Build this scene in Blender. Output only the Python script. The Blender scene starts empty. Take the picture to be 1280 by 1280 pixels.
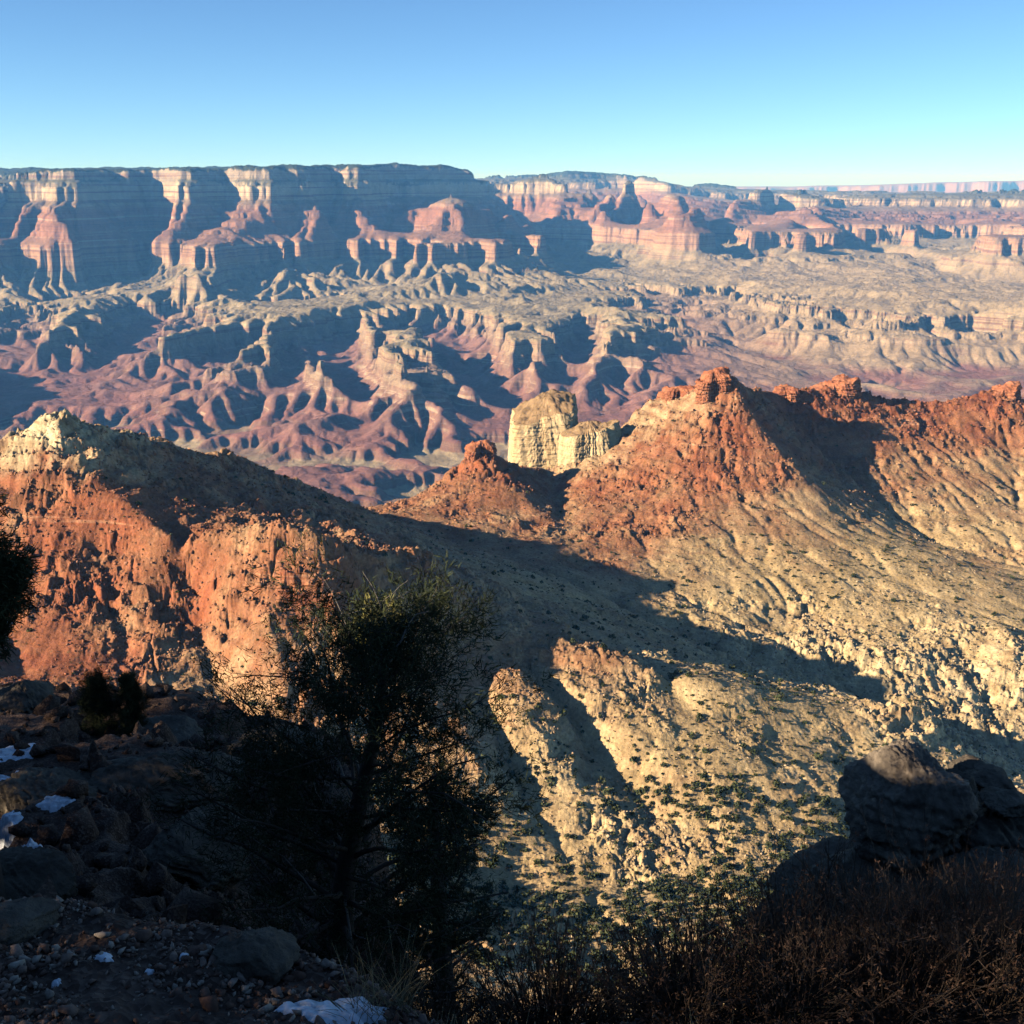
import bpy, math, random
import numpy as np
from mathutils import Vector

random.seed(7)
RNG = np.random.default_rng(11)
SC = bpy.context.scene
COL = SC.collection

# ------------------------------------------------------------------ camera
PITCH = math.radians(16.1)
FPX = 1448.0                       # focal length in pixels of the 1280 px photograph
cam_d = bpy.data.cameras.new('camera')
cam_d.sensor_width = 36.0
cam_d.lens = 36.0 * FPX / 1280.0
cam_d.clip_start = 0.05
cam_d.clip_end = 300000.0
cam = bpy.data.objects.new('camera', cam_d)
cam.location = (0, 0, 0)
cam.rotation_euler = (math.pi / 2 - PITCH, 0, 0)
COL.objects.link(cam)
SC.camera = cam

# ------------------------------------------------------------------ sun, sky, exposure
SUN_EL = math.radians(21.0)
SUN_BACK = math.radians(20.0)      # the sun stands left of the view, a little behind the camera
to_sun = Vector((-math.cos(SUN_BACK) * math.cos(SUN_EL), -math.sin(SUN_BACK) * math.cos(SUN_EL), math.sin(SUN_EL)))
sun_d = bpy.data.lights.new('sun', 'SUN')
sun_d.energy = 5.0
sun_d.angle = math.radians(0.5)
sun_d.color = (1.0, 0.85, 0.63)
sun = bpy.data.objects.new('sun', sun_d)
sun.rotation_euler = to_sun.to_track_quat('Z', 'Y').to_euler()
sun.location = (-500, -200, 300)
COL.objects.link(sun)

world = bpy.data.worlds.new('World')
SC.world = world
world.use_nodes = True
wn = world.node_tree.nodes
wl = world.node_tree.links
sky = wn.new('ShaderNodeTexSky')
sky.sky_type = 'NISHITA'
sky.sun_disc = False
sky.sun_elevation = SUN_EL
sky.sun_rotation = math.atan2(to_sun.x, to_sun.y)
sky.altitude = 2200.0
sky.air_density = 0.75
sky.dust_density = 0.0
sky.ozone_density = 2.0
bg = wn['Background']
bg.inputs['Strength'].default_value = 0.06
tint = wn.new('ShaderNodeMix'); tint.data_type = 'RGBA'; tint.blend_type = 'MULTIPLY'; tint.inputs[0].default_value = 1.0
tint.inputs[7].default_value = (0.72, 0.98, 1.13, 1)      # a small white balance
wl.new(sky.outputs['Color'], tint.inputs[6]); wl.new(tint.outputs[2], bg.inputs['Color'])

SC.view_settings.view_transform = 'Standard'
SC.view_settings.look = 'None'
SC.view_settings.exposure = 1.3
SC.view_settings.gamma = 1.0
SC.cycles.use_denoising = True
SC.cycles.max_bounces = 5
SC.cycles.diffuse_bounces = 0
SC.cycles.volume_bounces = 0
SC.cycles.transparent_max_bounces = 16

# ------------------------------------------------------------------ helpers: maths
SP, CP = math.sin(PITCH), math.cos(PITCH)
def P(px, py, y):
    """world point seen at photo pixel (px, py) standing y metres ahead"""
    u = (px - 640.0) / FPX; v = (640.0 - py) / FPX
    d = CP + v * SP
    return (u * y / d, y, (-SP + v * CP) * y / d)
def Z(px, py, z):
    """world point seen at photo pixel (px, py) at height z"""
    v = (640.0 - py) / FPX
    k = (-SP + v * CP) / (CP + v * SP)
    return P(px, py, z / k)

def _hash(ix, iy, seed):
    h = (ix.astype(np.int64) * 374761393 + iy.astype(np.int64) * 668265263 + seed * 974634777) & 0xffffffff
    h = ((h ^ (h >> 13)) * 1274126177) & 0xffffffff
    h = (h ^ (h >> 16)) & 0xffffffff
    return h
def gnoise(x, y, seed=0):
    x0 = np.floor(x); y0 = np.floor(y)
    fx = (x - x0).astype(np.float32); fy = (y - y0).astype(np.float32)
    ix = x0.astype(np.int64); iy = y0.astype(np.int64)
    ux = fx * fx * fx * (fx * (fx * 6 - 15) + 10); uy = fy * fy * fy * (fy * (fy * 6 - 15) + 10)
    def g(i, j):
        a = _hash(ix + i, iy + j, seed).astype(np.float32) * np.float32(2 * math.pi / 4294967296.0)
        return np.cos(a) * (fx - i) + np.sin(a) * (fy - j)
    a = g(0, 0); b = g(1, 0); c = g(0, 1); d = g(1, 1)
    return ((a + ux * (b - a)) * (1 - uy) + (c + ux * (d - c)) * uy) * 1.5
def fbm(x, y, octv, seed=0, gain=0.5, ridged=False):
    s = np.zeros(np.shape(x), np.float32); a = 1.0
    for o in range(octv):
        n = gnoise(x, y, seed + o * 17)
        if ridged: n = 1.0 - 2.0 * np.abs(n)
        s += a * n; a *= gain
        x = x * 2.03 + 13.7; y = y * 2.03 - 7.1
    return s
def voro(x, y, seed=0):
    """distance to the nearest and second nearest cell point, and the cell's random value"""
    ix = np.floor(x).astype(np.int64); iy = np.floor(y).astype(np.int64)
    f1 = np.full(x.shape, 9.0, np.float32); f2 = np.full(x.shape, 9.0, np.float32); cv = np.zeros(x.shape, np.float32)
    for i in (-1, 0, 1):
        for j in (-1, 0, 1):
            h = _hash(ix + i, iy + j, seed); h2 = _hash(ix + i, iy + j, seed + 5)
            px = ix + i + h / 4294967296.0; py = iy + j + h2 / 4294967296.0
            d = np.sqrt((px - x) ** 2 + (py - y) ** 2).astype(np.float32)
            m = d < f1
            f2 = np.where(m, f1, np.minimum(f2, d))
            cv = np.where(m, ((h ^ (h2 << 3)) & 1023) / 1023.0, cv)
            f1 = np.where(m, d, f1)
    return f1, f2, cv

class Grid:
    def __init__(s, x0, x1, y0, y1, c):
        s.x0, s.y0, s.c = x0, y0, c
        s.nx = int((x1 - x0) / c) + 1; s.ny = int((y1 - y0) / c) + 1
    def xy(s):
        return np.meshgrid(s.x0 + np.arange(s.nx) * s.c, s.y0 + np.arange(s.ny) * s.c)
    def sample(s, a, x, y):
        fx = np.clip((x - s.x0) / s.c, 0, s.nx - 1.001); fy = np.clip((y - s.y0) / s.c, 0, s.ny - 1.001)
        ix = fx.astype(np.int32); iy = fy.astype(np.int32)
        tx = (fx - ix).astype(np.float32); ty = (fy - iy).astype(np.float32)
        def cub(t):
            t2 = t * t; t3 = t2 * t
            return ((1 - 3 * t + 3 * t2 - t3) / 6, (4 - 6 * t2 + 3 * t3) / 6, (1 + 3 * t + 3 * t2 - 3 * t3) / 6, t3 / 6)
        wx = cub(tx); wy = cub(ty)
        r = np.zeros(fx.shape, np.float32)
        for j in range(4):
            jj = np.clip(iy + j - 1, 0, s.ny - 1)
            for i in range(4):
                ii = np.clip(ix + i - 1, 0, s.nx - 1)
                r += wx[i] * wy[j] * a[jj, ii]
        return r

def dense(pts, step):
    out = []
    for a, b in zip(pts[:-1], pts[1:]):
        a = np.array(a); b = np.array(b)
        n = max(1, int(np.hypot(*(b - a)[:2]) / step))
        for i in range(n): out.append(a + (b - a) * i / n)
    out.append(np.array(pts[-1]))
    return np.array(out)

def widen(line, w):
    """a crest with a breadth of its own: the line and two more, w metres to either side"""
    a = np.array(line); t = np.gradient(a[:, :2], axis=0)
    t /= np.maximum(np.hypot(t[:, 0], t[:, 1])[:, None], 1e-6)
    n = np.stack([-t[:, 1], t[:, 0]], 1)
    out = [line]
    L = np.concatenate([[0], np.cumsum(np.hypot(*np.diff(a[:, :2], axis=0).T))]); taper = (1 - (L / L[-1]) ** 2)[:, None]
    for sgn in (-1, 1):
        q = a.copy(); q[:, :2] += sgn * w * n * taper; out.append([tuple(v) for v in q])
    return out

def membrane(g, lines, edge=None):
    """a stretched skin through the given ridge and valley lines (coarse to fine relaxation)"""
    allp = np.concatenate([dense(l, g.c * 0.7) for l in lines])
    cs = [g.c * 2 ** k for k in range(5, -1, -1)]
    z = None
    for c in cs:
        gg = Grid(g.x0, g.x0 + (g.nx - 1) * g.c, g.y0, g.y0 + (g.ny - 1) * g.c, c)
        ix = np.clip(np.round((allp[:, 0] - g.x0) / c).astype(int), 0, gg.nx - 1)
        iy = np.clip(np.round((allp[:, 1] - g.y0) / c).astype(int), 0, gg.ny - 1)
        inside = (allp[:, 0] >= g.x0) & (allp[:, 0] <= g.x0 + (g.nx - 1) * g.c) & (allp[:, 1] >= g.y0) & (allp[:, 1] <= g.y0 + (g.ny - 1) * g.c)
        k = iy[inside] * gg.nx + ix[inside]
        n = np.bincount(k, minlength=gg.nx * gg.ny); sm = np.bincount(k, weights=allp[inside, 2], minlength=gg.nx * gg.ny)
        mask = (n > 0).reshape(gg.ny, gg.nx); val = (sm / np.maximum(n, 1)).reshape(gg.ny, gg.nx)
        if z is None:
            z = np.full((gg.ny, gg.nx), allp[:, 2].mean())
        else:
            X, Y = gg.xy(); z = old.sample(z, X, Y).astype(float)
        z[mask] = val[mask]
        for it in range(260 if c > g.c * 3 else 60):
            p = np.pad(z, 1, mode='edge')
            z = 0.25 * (p[:-2, 1:-1] + p[2:, 1:-1] + p[1:-1, :-2] + p[1:-1, 2:])
            z[mask] = val[mask]
        old = gg
    return z, mask

def erode(z, c, iters, K, m=0.5, a0=4.0, diff=0.05, fixed=None, hard=None):
    """stream-power erosion: water gathers downhill and cuts gullies"""
    ny, nx = z.shape
    n = nx * ny
    idx = np.arange(n).reshape(ny, nx)
    for it in range(iters):
        zp = np.pad(z, 1, mode='constant', constant_values=1e9)
        best = np.zeros((ny, nx)); rec = idx.copy(); dist = np.full((ny, nx), c)
        for dj in (-1, 0, 1):
            for di in (-1, 0, 1):
                if di == 0 and dj == 0: continue
                d = c * math.hypot(di, dj)
                sl = (z - zp[1 + dj:1 + dj + ny, 1 + di:1 + di + nx]) / d
                b = sl > best
                best[b] = sl[b]; rec[b] = (idx[b] + dj * nx + di); dist[b] = d
        rec = rec.ravel(); dist = dist.ravel()
        dep = (rec != idx.ravel()).astype(np.int32); r = rec.copy()
        for k in range(12):
            dep = dep + dep[r]; r = r[r]
        order = np.argsort(dep, kind='stable')
        ds = dep[order]; cuts = np.searchsorted(ds, np.arange(ds[-1] + 2))
        A = np.ones(n)
        for l in range(ds[-1], 0, -1):
            cc = order[cuts[l]:cuts[l + 1]]
            np.add.at(A, rec[cc], A[cc])
        F = K * np.maximum(A - a0, 0) ** m / dist * c
        if hard is not None: F = F * hard.ravel()
        zf = z.ravel().copy()
        if fixed is not None: F[fixed.ravel()] *= 0.2
        for l in range(1, ds[-1] + 1):
            cc = order[cuts[l]:cuts[l + 1]]
            zf[cc] = (zf[cc] + F[cc] * zf[rec[cc]]) / (1 + F[cc])
        z = zf.reshape(ny, nx)
        p = np.pad(z, 1, mode='edge')
        z = z + diff * (p[:-2, 1:-1] + p[2:, 1:-1] + p[1:-1, :-2] + p[1:-1, 2:] - 4 * z)
    return z, A.reshape(ny, nx)

def strata_map(bands):
    """bands: (z_top, steepness) from the top down, last entry the bottom; returns (z_in, z_out) tables"""
    zo = [b[0] for b in bands]; zi = [0.0]
    for (a, m), (b, _) in zip(bands[:-1], bands[1:]): zi.append(zi[-1] - (a - b) / m)
    zi = np.array(zi); zo = np.array(zo)
    zi = zo[0] + zi * (zo[-1] - zo[0]) / zi[-1]
    return zi[::-1].copy(), zo[::-1].copy()

# ------------------------------------------------------------------ helpers: Blender
def tag(o, label=None, cat=None, group=None, kind=None):
    if label: o['label'] = label
    if cat: o['category'] = cat
    if group: o['group'] = group
    if kind: o['kind'] = kind
    return o
def mesh_np(name, verts, faces, mat, parent=None, smooth=True, attrs=None, nside=4, mat_idx=None):
    me = bpy.data.meshes.new(name)
    v = np.ascontiguousarray(verts, dtype=np.float32); f = np.ascontiguousarray(faces, dtype=np.int32)
    me.vertices.add(len(v)); me.vertices.foreach_set('co', v.ravel())
    me.loops.add(f.size); me.loops.foreach_set('vertex_index', f.ravel())
    me.polygons.add(len(f))
    me.polygons.foreach_set('loop_start', np.arange(0, f.size, nside, dtype=np.int32))
    me.polygons.foreach_set('loop_total', np.full(len(f), nside, dtype=np.int32))
    if smooth: me.polygons.foreach_set('use_smooth', np.ones(len(f), dtype=bool))
    for k, a in (attrs or {}).items():
        at = me.attributes.new(k, 'FLOAT', 'POINT')
        at.data.foreach_set('value', np.ascontiguousarray(a, dtype=np.float32).ravel())
    for m in (mat if isinstance(mat, (list, tuple)) else [mat]): me.materials.append(m)
    if mat_idx is not None: me.polygons.foreach_set('material_index', np.ascontiguousarray(mat_idx, dtype=np.int32))
    me.update(calc_edges=True)
    o = bpy.data.objects.new(name, me); COL.objects.link(o)
    if parent: o.parent = parent
    return o
def sheet_faces(nr, nc, off=0):
    i = np.arange(nr - 1)[:, None] * nc + np.arange(nc - 1)[None, :]
    i = i.ravel() + off
    return np.stack([i, i + 1, i + nc + 1, i + nc], 1)

class NT:
    """small node-tree writer"""
    def __init__(s, name):
        s.m = bpy.data.materials.new(name); s.m.use_nodes = True
        s.t = s.m.node_tree; s.n = s.t.nodes; s.b = s.n['Principled BSDF']
        s.b.inputs['Roughness'].default_value = 0.9
        s.b.inputs['Specular IOR Level'].default_value = 0.15
    def link(s, a, b): s.t.links.new(a, b)
    def attr(s, k):
        n = s.n.new('ShaderNodeAttribute'); n.attribute_name = k; return n.outputs['Fac']
    def pos(s):
        return s.n.new('ShaderNodeNewGeometry').outputs['Position']
    def normal_z(s):
        g = s.n.new('ShaderNodeNewGeometry'); x = s.n.new('ShaderNodeSeparateXYZ')
        s.link(g.outputs['Normal'], x.inputs[0]); return x.outputs['Z']
    def noise(s, scale, detail=4, rough=0.55, vec=None, out='Fac', dist=0.0):
        n = s.n.new('ShaderNodeTexNoise'); n.inputs['Scale'].default_value = scale
        n.inputs['Detail'].default_value = detail; n.inputs['Roughness'].default_value = rough; n.inputs['Distortion'].default_value = dist
        s.link(vec if vec is not None else s.pos(), n.inputs['Vector']); return n.outputs[out]
    def voronoi(s, scale, vec=None, out='Distance', feature='F1', rnd=1.0):
        n = s.n.new('ShaderNodeTexVoronoi'); n.feature = feature; n.inputs['Scale'].default_value = scale
        n.inputs['Randomness'].default_value = rnd
        s.link(vec if vec is not None else s.pos(), n.inputs['Vector']); return n.outputs[out]
    def scaled(s, v3, vec=None):
        n = s.n.new('ShaderNodeMapping'); n.inputs['Scale'].default_value = v3
        s.link(vec if vec is not None else s.pos(), n.inputs['Vector']); return n.outputs[0]
    def math(s, op, a, b=None, clamp=False):
        n = s.n.new('ShaderNodeMath'); n.operation = op; n.use_clamp = clamp
        for i, q in enumerate((a, b)):
            if q is None: continue
            if isinstance(q, (int, float)): n.inputs[i].default_value = q
            else: s.link(q, n.inputs[i])
        return n.outputs[0]
    def rng(s, v, a, b, c=0.0, d=1.0, smooth=True):
        n = s.n.new('ShaderNodeMapRange'); n.interpolation_type = 'SMOOTHSTEP' if smooth else 'LINEAR'
        for i, q in enumerate((v, a, b, c, d)):
            if isinstance(q, (int, float)): n.inputs[i].default_value = q
            else: s.link(q, n.inputs[i])
        return n.outputs[0]
    def ramp(s, v, stops, interp='LINEAR'):
        n = s.n.new('ShaderNodeValToRGB'); cr = n.color_ramp; cr.interpolation = interp
        while len(cr.elements) > 1: cr.elements.remove(cr.elements[-1])
        for k, (p, c) in enumerate(stops):
            e = cr.elements[0] if k == 0 else cr.elements.new(p)
            e.position = p; e.color = (c[0], c[1], c[2], 1)
        s.link(v, n.inputs[0]); return n.outputs[0]
    def mix(s, f, a, b, mode='MIX'):
        n = s.n.new('ShaderNodeMix'); n.data_type = 'RGBA'; n.blend_type = mode; n.clamp_factor = True
        for sock, q in ((n.inputs[0], f), (n.inputs[6], a), (n.inputs[7], b)):
            if isinstance(q, (int, float)): sock.default_value = q
            elif isinstance(q, tuple): sock.default_value = (q[0], q[1], q[2], 1)
            else: s.link(q, sock)
        return n.outputs[2]
    def bump(s, h, strength, dist):
        n = s.n.new('ShaderNodeBump'); n.inputs['Strength'].default_value = strength; n.inputs['Distance'].default_value = dist
        s.link(h, n.inputs['Height']); s.link(n.outputs[0], s.b.inputs['Normal'])
    def color(s, c):
        if isinstance(c, tuple): s.b.inputs['Base Color'].default_value = (c[0], c[1], c[2], 1)
        else: s.link(c, s.b.inputs['Base Color'])
    def varied(s, c, amount=0.35, scale=1.0):
        """multiply a colour by 1 +- amount of noise"""
        f = s.rng(s.noise(scale, 5, 0.6), 0.25, 0.75, 1 - amount, 1 + amount)
        n = s.n.new('ShaderNodeVectorMath'); n.operation = 'SCALE'
        if isinstance(c, tuple): n.inputs[0].default_value = c
        else: s.link(c, n.inputs[0])
        s.link(f, n.inputs['Scale']); return n.outputs[0]

# ================================================================== FAR CANYON
G_F = Grid(-11000, 15000, 2400, 30000, 30.0)
def Pl(*a): return [P(*q) for q in a]
def Zl(*a): return [Z(*q) for q in a]
FB = [(220, 1.0), (70, 1.0), (50, 6.0), (-12, .4), (-50, 5.0), (-75, .45), (-95, 8.0), (-215, 0.5), (-290, 6.0), (-325, .4), (-365, 6.0), (-400, 0.4), (-440, 6.0), (-480, .4), (-515, 5.0), (-540, 0.38), (-630, 8.0), (-805, 0.6), (-870, 1.8), (-900, 0.7), (-1015, 0.5), (-1050, 7.0), (-1115, 0.8), (-1150, 3.5), (-1180, 0.7), (-1335, 3.0), (-1380, 0.6), (-1400, 0.7), (-1600, 1.0)]
FZI, FZO = strata_map(FB)
def f_out(z): return np.interp(z, FZI, FZO)
def f_in(z): return np.interp(z, FZO, FZI)
far_ridges = [
    # left rim and the plateau behind it
    Pl((-500, 214, 10800), (-150, 214, 11800), (0, 213, 12300), (60, 212.5, 12500), (88, 212, 12250), (120, 212, 12800), (200, 211, 13000), (235, 211, 12700), (275, 210, 13100), (330, 209.5, 12900), (375, 208.5, 13100), (410, 208, 13900), (445, 207, 13700), (480, 206.5, 14700), (555, 206, 15300), (575, 210, 15500)),
    Pl((-500, 214, 17000), (0, 212, 18000), (300, 209.5, 18500), (540, 207, 18500)),
    Pl((575, 210, 15500), (592, 225, 15800), (615, 245, 16300), (640, 265, 16500)),
    # promontories of the left wall
    Pl((88, 212, 12250), (85, 240, 11900), (78, 265, 11600), (92, 290, 11300)) + Zl((100, 312, -680), (125, 335, -860)),
    Pl((235, 211, 12700), (232, 240, 12350), (225, 268, 12000), (205, 290, 11800)) + Zl((198, 315, -780), (175, 345, -930)),
    Pl((330, 209.5, 12900), (325, 240, 12600), (300, 270, 12400)) + Zl((275, 296, -560), (235, 318, -640), (215, 348, -900), (180, 362, -1000), (140, 374, -1018), (80, 396, -1018), (68, 404, -1018)),
    Pl((375, 208.5, 13100), (378, 240, 12900), (390, 270, 12700)) + Zl((350, 305, -640), (345, 340, -860), (310, 358, -990), (275, 376, -1018), (255, 382, -1018)),
    Zl((250, 345, -880), (262, 372, -1018)),
    Pl((445, 207, 13700), (455, 240, 13400), (452, 272, 13000)) + Zl((470, 290, -590), (520, 296, -630)),
    # butte ridge in the middle
    Pl((500, 268, 13600), (530, 262, 13500), (568, 247, 13400), (600, 262, 13400), (640, 268, 14200), (665, 280, 15000)),
    Pl((568, 247, 13400), (565, 270, 12900)) + Zl((566, 290, -560), (530, 303, -635), (525, 330, -820), (500, 352, -960), (430, 374, -1018), (320, 397, -1018)),
    Zl((566, 290, -560), (620, 305, -640), (650, 300, -650)),
    Zl((555, 315, -640), (553, 345, -900), (480, 374, -1018), (400, 394, -1018), (332, 404, -1018)),
    Zl((553, 345, -900), (560, 372, -1018), (580, 400, -1140), (610, 440, -1220)),
    Zl((605, 350, -930), (612, 372, -1018), (625, 374, -1018)),
]
far_spurs = [
    Zl((-320, 390, -900), (-200, 400, -930), (-130, 440, -980), (-140, 480, -1050), (-220, 520, -1150)),
    Zl((900, 412, -1175), (960, 422, -1185), (1040, 428, -1190), (1110, 430, -1190), (1165, 433, -1190), (1290, 433, -1195), (1500, 433, -1195)),
    Zl((640, 430, -1120), (700, 440, -1130), (760, 445, -1135), (830, 450, -1190)),
    # red spurs down to the river
    Zl((330, 406, -1030), (338, 425, -1060), (275, 455, -1130), (210, 478, -1210), (125, 490, -1300)),
    Zl((270, 410, -1060), (200, 435, -1120), (170, 455, -1210), (120, 470, -1290)),
    Zl((70, 406, -1040), (40, 440, -1170), (20, 455, -1270)),
    Zl((115, 405, -1040), (105, 440, -1180)),
    Zl((338, 425, -1060), (355, 455, -1120), (300, 490, -1200), (200, 520, -1300), (150, 530, -1350)),
    Zl((370, 420, -1050), (400, 465, -1120), (470, 495, -1190), (380, 530, -1270), (330, 560, -1350)),
    Zl((470, 495, -1190), (500, 530, -1270), (530, 560, -1345)),
    Zl((455, 395, -1030), (465, 430, -1050), (480, 465, -1110), (550, 505, -1200), (560, 540, -1290), (580, 565, -1360)),
    Zl((532, 400, -1035), (540, 440, -1070), (590, 480, -1170), (630, 510, -1280)),
    Zl((400, 555, -1340), (430, 548, -1330)),
    Zl((436, 600, -1360), (475, 594, -1345), (530, 606, -1380)),
]
far_ridges2 = [
    # middle bench (its front looks to the camera)
    Zl((625, 374, -1018), (700, 386, -1018), (740, 388, -1018), (772, 392, -1018), (796, 398, -1075), (840, 424, -1180), (900, 440, -1230), (960, 455, -1275), (1000, 466, -1300)),
    Zl((700, 386, -1030), (690, 420, -1080), (670, 470, -1200), (660, 500, -1310)),
    Zl((772, 392, -1018), (765, 430, -1090), (730, 480, -1220), (715, 510, -1330)),
    Zl((620, 390, -1110), (625, 440, -1130), (640, 470, -1220)),
    # right plateau
    Zl((815, 336, -1020), (860, 346, -1030), (920, 350, -1018), (960, 358, -1018), (1000, 352, -1018), (1040, 364, -1018), (1110, 372, -1018), (1165, 380, -1018), (1200, 388, -1018), (1290, 392, -1018), (1500, 400, -1018)),
    Zl((1000, 352, -1018), (1040, 345, -1010), (1084, 337, -950), (1120, 350, -1000), (1165, 368, -1018)),
    Zl((830, 325, -1000), (900, 328, -990), (950, 335, -1020)),
    Zl((960, 470, -1325), (1040, 478, -1335), (1150, 474, -1335), (1300, 464, -1335), (1500, 460, -1335)),
    # dark butte with the cream band, and what lies right of it
    Pl((876, 249, 14500), (872, 258, 14400), (850, 270, 14000)) + Zl((805, 290, -820), (795, 315, -960)),
    Zl((872, 290, -820), (878, 318, -960)),
    Pl((840, 240, 17000), (845, 255, 15800), (850, 270, 14000)),
    Pl((640, 234, 18500), (665, 219, 18200), (690, 218, 18200), (700, 238, 18000), (740, 240, 17800), (775, 226, 17600), (800, 234, 17500), (840, 240, 17000), (862, 248, 16500)),
    Pl((700, 240, 18000), (692, 262, 16500)) + Zl((650, 275, -600), (690, 285, -650), (690, 300, -820)),
    Pl((775, 228, 17600), (755, 250, 16500), (750, 262, 15800)) + Zl((752, 280, -800),),
    Pl((800, 236, 17500), (812, 255, 16200)) + Zl((815, 275, -800),),
    Zl((650, 290, -640), (680, 305, -700), (720, 330, -990), (775, 345, -1018)),
    Pl((920, 250, 19000), (940, 243, 19000), (962, 231, 19500), (985, 240, 19500), (1010, 240, 19800), (1022, 250, 19500)),
    Pl((925, 247, 19000), (905, 272, 17000), (870, 282, 16000)),
    Pl((1022, 250, 19500), (1010, 268, 17000), (1050, 285, 15000), (1135, 287, 15500), (1145, 300, 14500)),
    Pl((1010, 268, 17000), (960, 290, 15000), (930, 300, 14000)),
    Pl((1050, 290, 14800), (1000, 310, 13500)), Pl((1135, 288, 15500), (1180, 320, 13500), (1200, 335, 13000)),
    Pl((1255, 292, 13500), (1240, 320, 12800), (1290, 330, 12500)),
    # far right wall and its plateau
    Pl((1080, 245, 21000), (1120, 243, 21000), (1180, 243, 20500), (1230, 242, 20500), (1300, 241, 20000), (1500, 241, 19000)),
    Pl((1060, 246, 29500), (1500, 241.5, 29500)),
    Pl((1075, 272, 18500), (1200, 275, 18000), (1300, 280, 17000), (1500, 285, 16000)),
    # far rims at the back
    Pl((560, 226, 28000), (625, 219, 28000), (640, 226, 28000)),
    Pl((690, 217, 27500), (710, 215, 27000), (760, 217, 27500), (800, 219, 27000), (826, 226, 26500), (835, 233, 25500)),
    Pl((690, 217, 29900), (830, 217, 29900)),
    Pl((835, 232, 29000), (890, 230, 28500), (915, 234, 28000), (940, 240, 28000)),
    Pl((690, 236, 25000), (800, 236, 24500)),
]
far_valleys = [
    Zl((340, 583, -1399), (440, 581, -1399), (540, 582, -1399), (612, 574, -1397)), Zl((390, 577, -1398), (520, 576, -1398), (570, 575, -1397)),
    Pl((165, 300, 12000), (150, 262, 12500), (147, 232, 12900)), Pl((212, 330, 11400), (240, 300, 12000), (270, 262, 12550), (283, 236, 12950)),
    Pl((412, 290, 12500), (418, 262, 13100), (415, 234, 13600)), Pl((488, 280, 13600), (490, 262, 14100), (500, 236, 14600)), Pl((10, 290, 11500), (25, 255, 12000), (32, 232, 12350)),
    # ------------- valley floors
    Zl((560, 640, -1400), (500, 600, -1400), (440, 586, -1400), (330, 578, -1400), (150, 570, -1400), (-100, 560, -1400), (-500, 560, -1400)),
    Zl((560, 640, -1400), (700, 640, -1400), (1000, 610, -1400), (1300, 590, -1400), (1700, 590, -1400)),
    Zl((-150, 560, -1390), (0, 505, -1360), (30, 470, -1330), (50, 430, -1220), (30, 405, -1200), (105, 378, -1140), (150, 365, -1090), (196, 338, -900), (180, 300, -640)),
    Zl((60, 520, -1360), (110, 465, -1310), (160, 440, -1260), (190, 412, -1240), (235, 398, -1200), (250, 389, -1150), (222, 376, -1090)),
    Zl((30, 360, -960), (20, 330, -800), (0, 290, -560)), Zl((30, 400, -1130), (-60, 390, -1120), (-200, 400, -1150)),
    Zl((140, 520, -1385), (160, 500, -1360), (230, 488, -1320), (290, 462, -1270), (318, 440, -1210)),
    Zl((300, 580, -1400), (290, 530, -1365), (350, 500, -1330), (375, 470, -1290), (362, 435, -1210)),
    Zl((430, 582, -1398), (450, 540, -1378), (440, 505, -1355), (425, 470, -1325), (425, 440, -1280), (420, 412, -1170)),
    Zl((560, 590, -1398), (600, 555, -1386), (620, 530, -1378), (600, 500, -1362), (560, 470, -1335), (510, 437, -1290), (495, 410, -1180)),
    Zl((600, 500, -1362), (597, 460, -1320), (580, 428, -1260), (568, 398, -1150)),
    Zl((620, 530, -1378), (640, 500, -1350), (622, 470, -1310), (606, 430, -1240), (598, 392, -1120)),
    Zl((640, 545, -1385), (690, 520, -1385), (760, 530, -1400)),
    Zl((715, 500, -1365), (725, 450, -1260), (730, 410, -1140)),
    Zl((310, 403, -1240), (350, 395, -1200), (400, 386, -1160), (470, 366, -1090), (520, 350, -1000)),
    Zl((280, 402, -1230), (302, 390, -1160), (345, 377, -1090), (400, 350, -940), (420, 322, -830), (410, 296, -640)),
    Zl((1020, 492, -1390), (960, 452, -1350), (910, 430, -1300), (850, 402, -1230), (810, 382, -1180), (760, 362, -1120), (720, 347, -1060), (690, 322, -980), (760, 312, -950), (790, 285, -860), (790, 258, -640)),
    Zl((720, 347, -1060), (660, 330, -1000), (640, 318, -930)),
    Zl((850, 402, -1230), (800, 350, -1100), (790, 330, -1020)),
    Zl((720, 300, -900), (722, 275, -740)), Zl((640, 318, -930), (600, 340, -950)),
    Zl((1020, 492, -1390), (1040, 470, -1345), (1060, 440, -1270)),
    Zl((930, 360, -1080), (890, 400, -1230)), 
    Zl((1200, 400, -1120), (1230, 440, -1310)),
    Zl((1300, 365, -1100), (1200, 350, -1060), (1150, 330, -1010), (1060, 325, -1000), (960, 312, -980), (900, 305, -940), (900, 285, -800), (890, 265, -560)),
    Zl((1060, 325, -1000), (1030, 305, -900), (950, 275, -700)), Zl((1150, 330, -1010), (1165, 310, -900), (1200, 290, -800)),
    Pl((560, 238, 20500), (620, 246, 20000), (700, 232, 21000), (860, 250, 21000), (1000, 260, 21500)),
    # borders
    [(-11000, 2500, -1250), (-3000, 2500, -1250), (3000, 2500, -1250), (15000, 2500, -1250)],
    [(-11000, 5000, -900), (-11000, 10000, -200)],
]
def sstep(a, b, x):
    t = np.clip((x - a) / (b - a), 0, 1); return t * t * (3 - 2 * t)
def dip(x, y):
    """the beds lie lower beyond the river on the right"""
    return -245.0 * sstep(16500, 19500, y) * sstep(2500, 5000, x) - 20 * sstep(3000, 9000, -x)
far_lines = far_spurs + far_valleys + [q for l in far_ridges for q in widen(l, 120)] + [q for l in far_ridges2 for q in widen(l, 90)]
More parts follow.
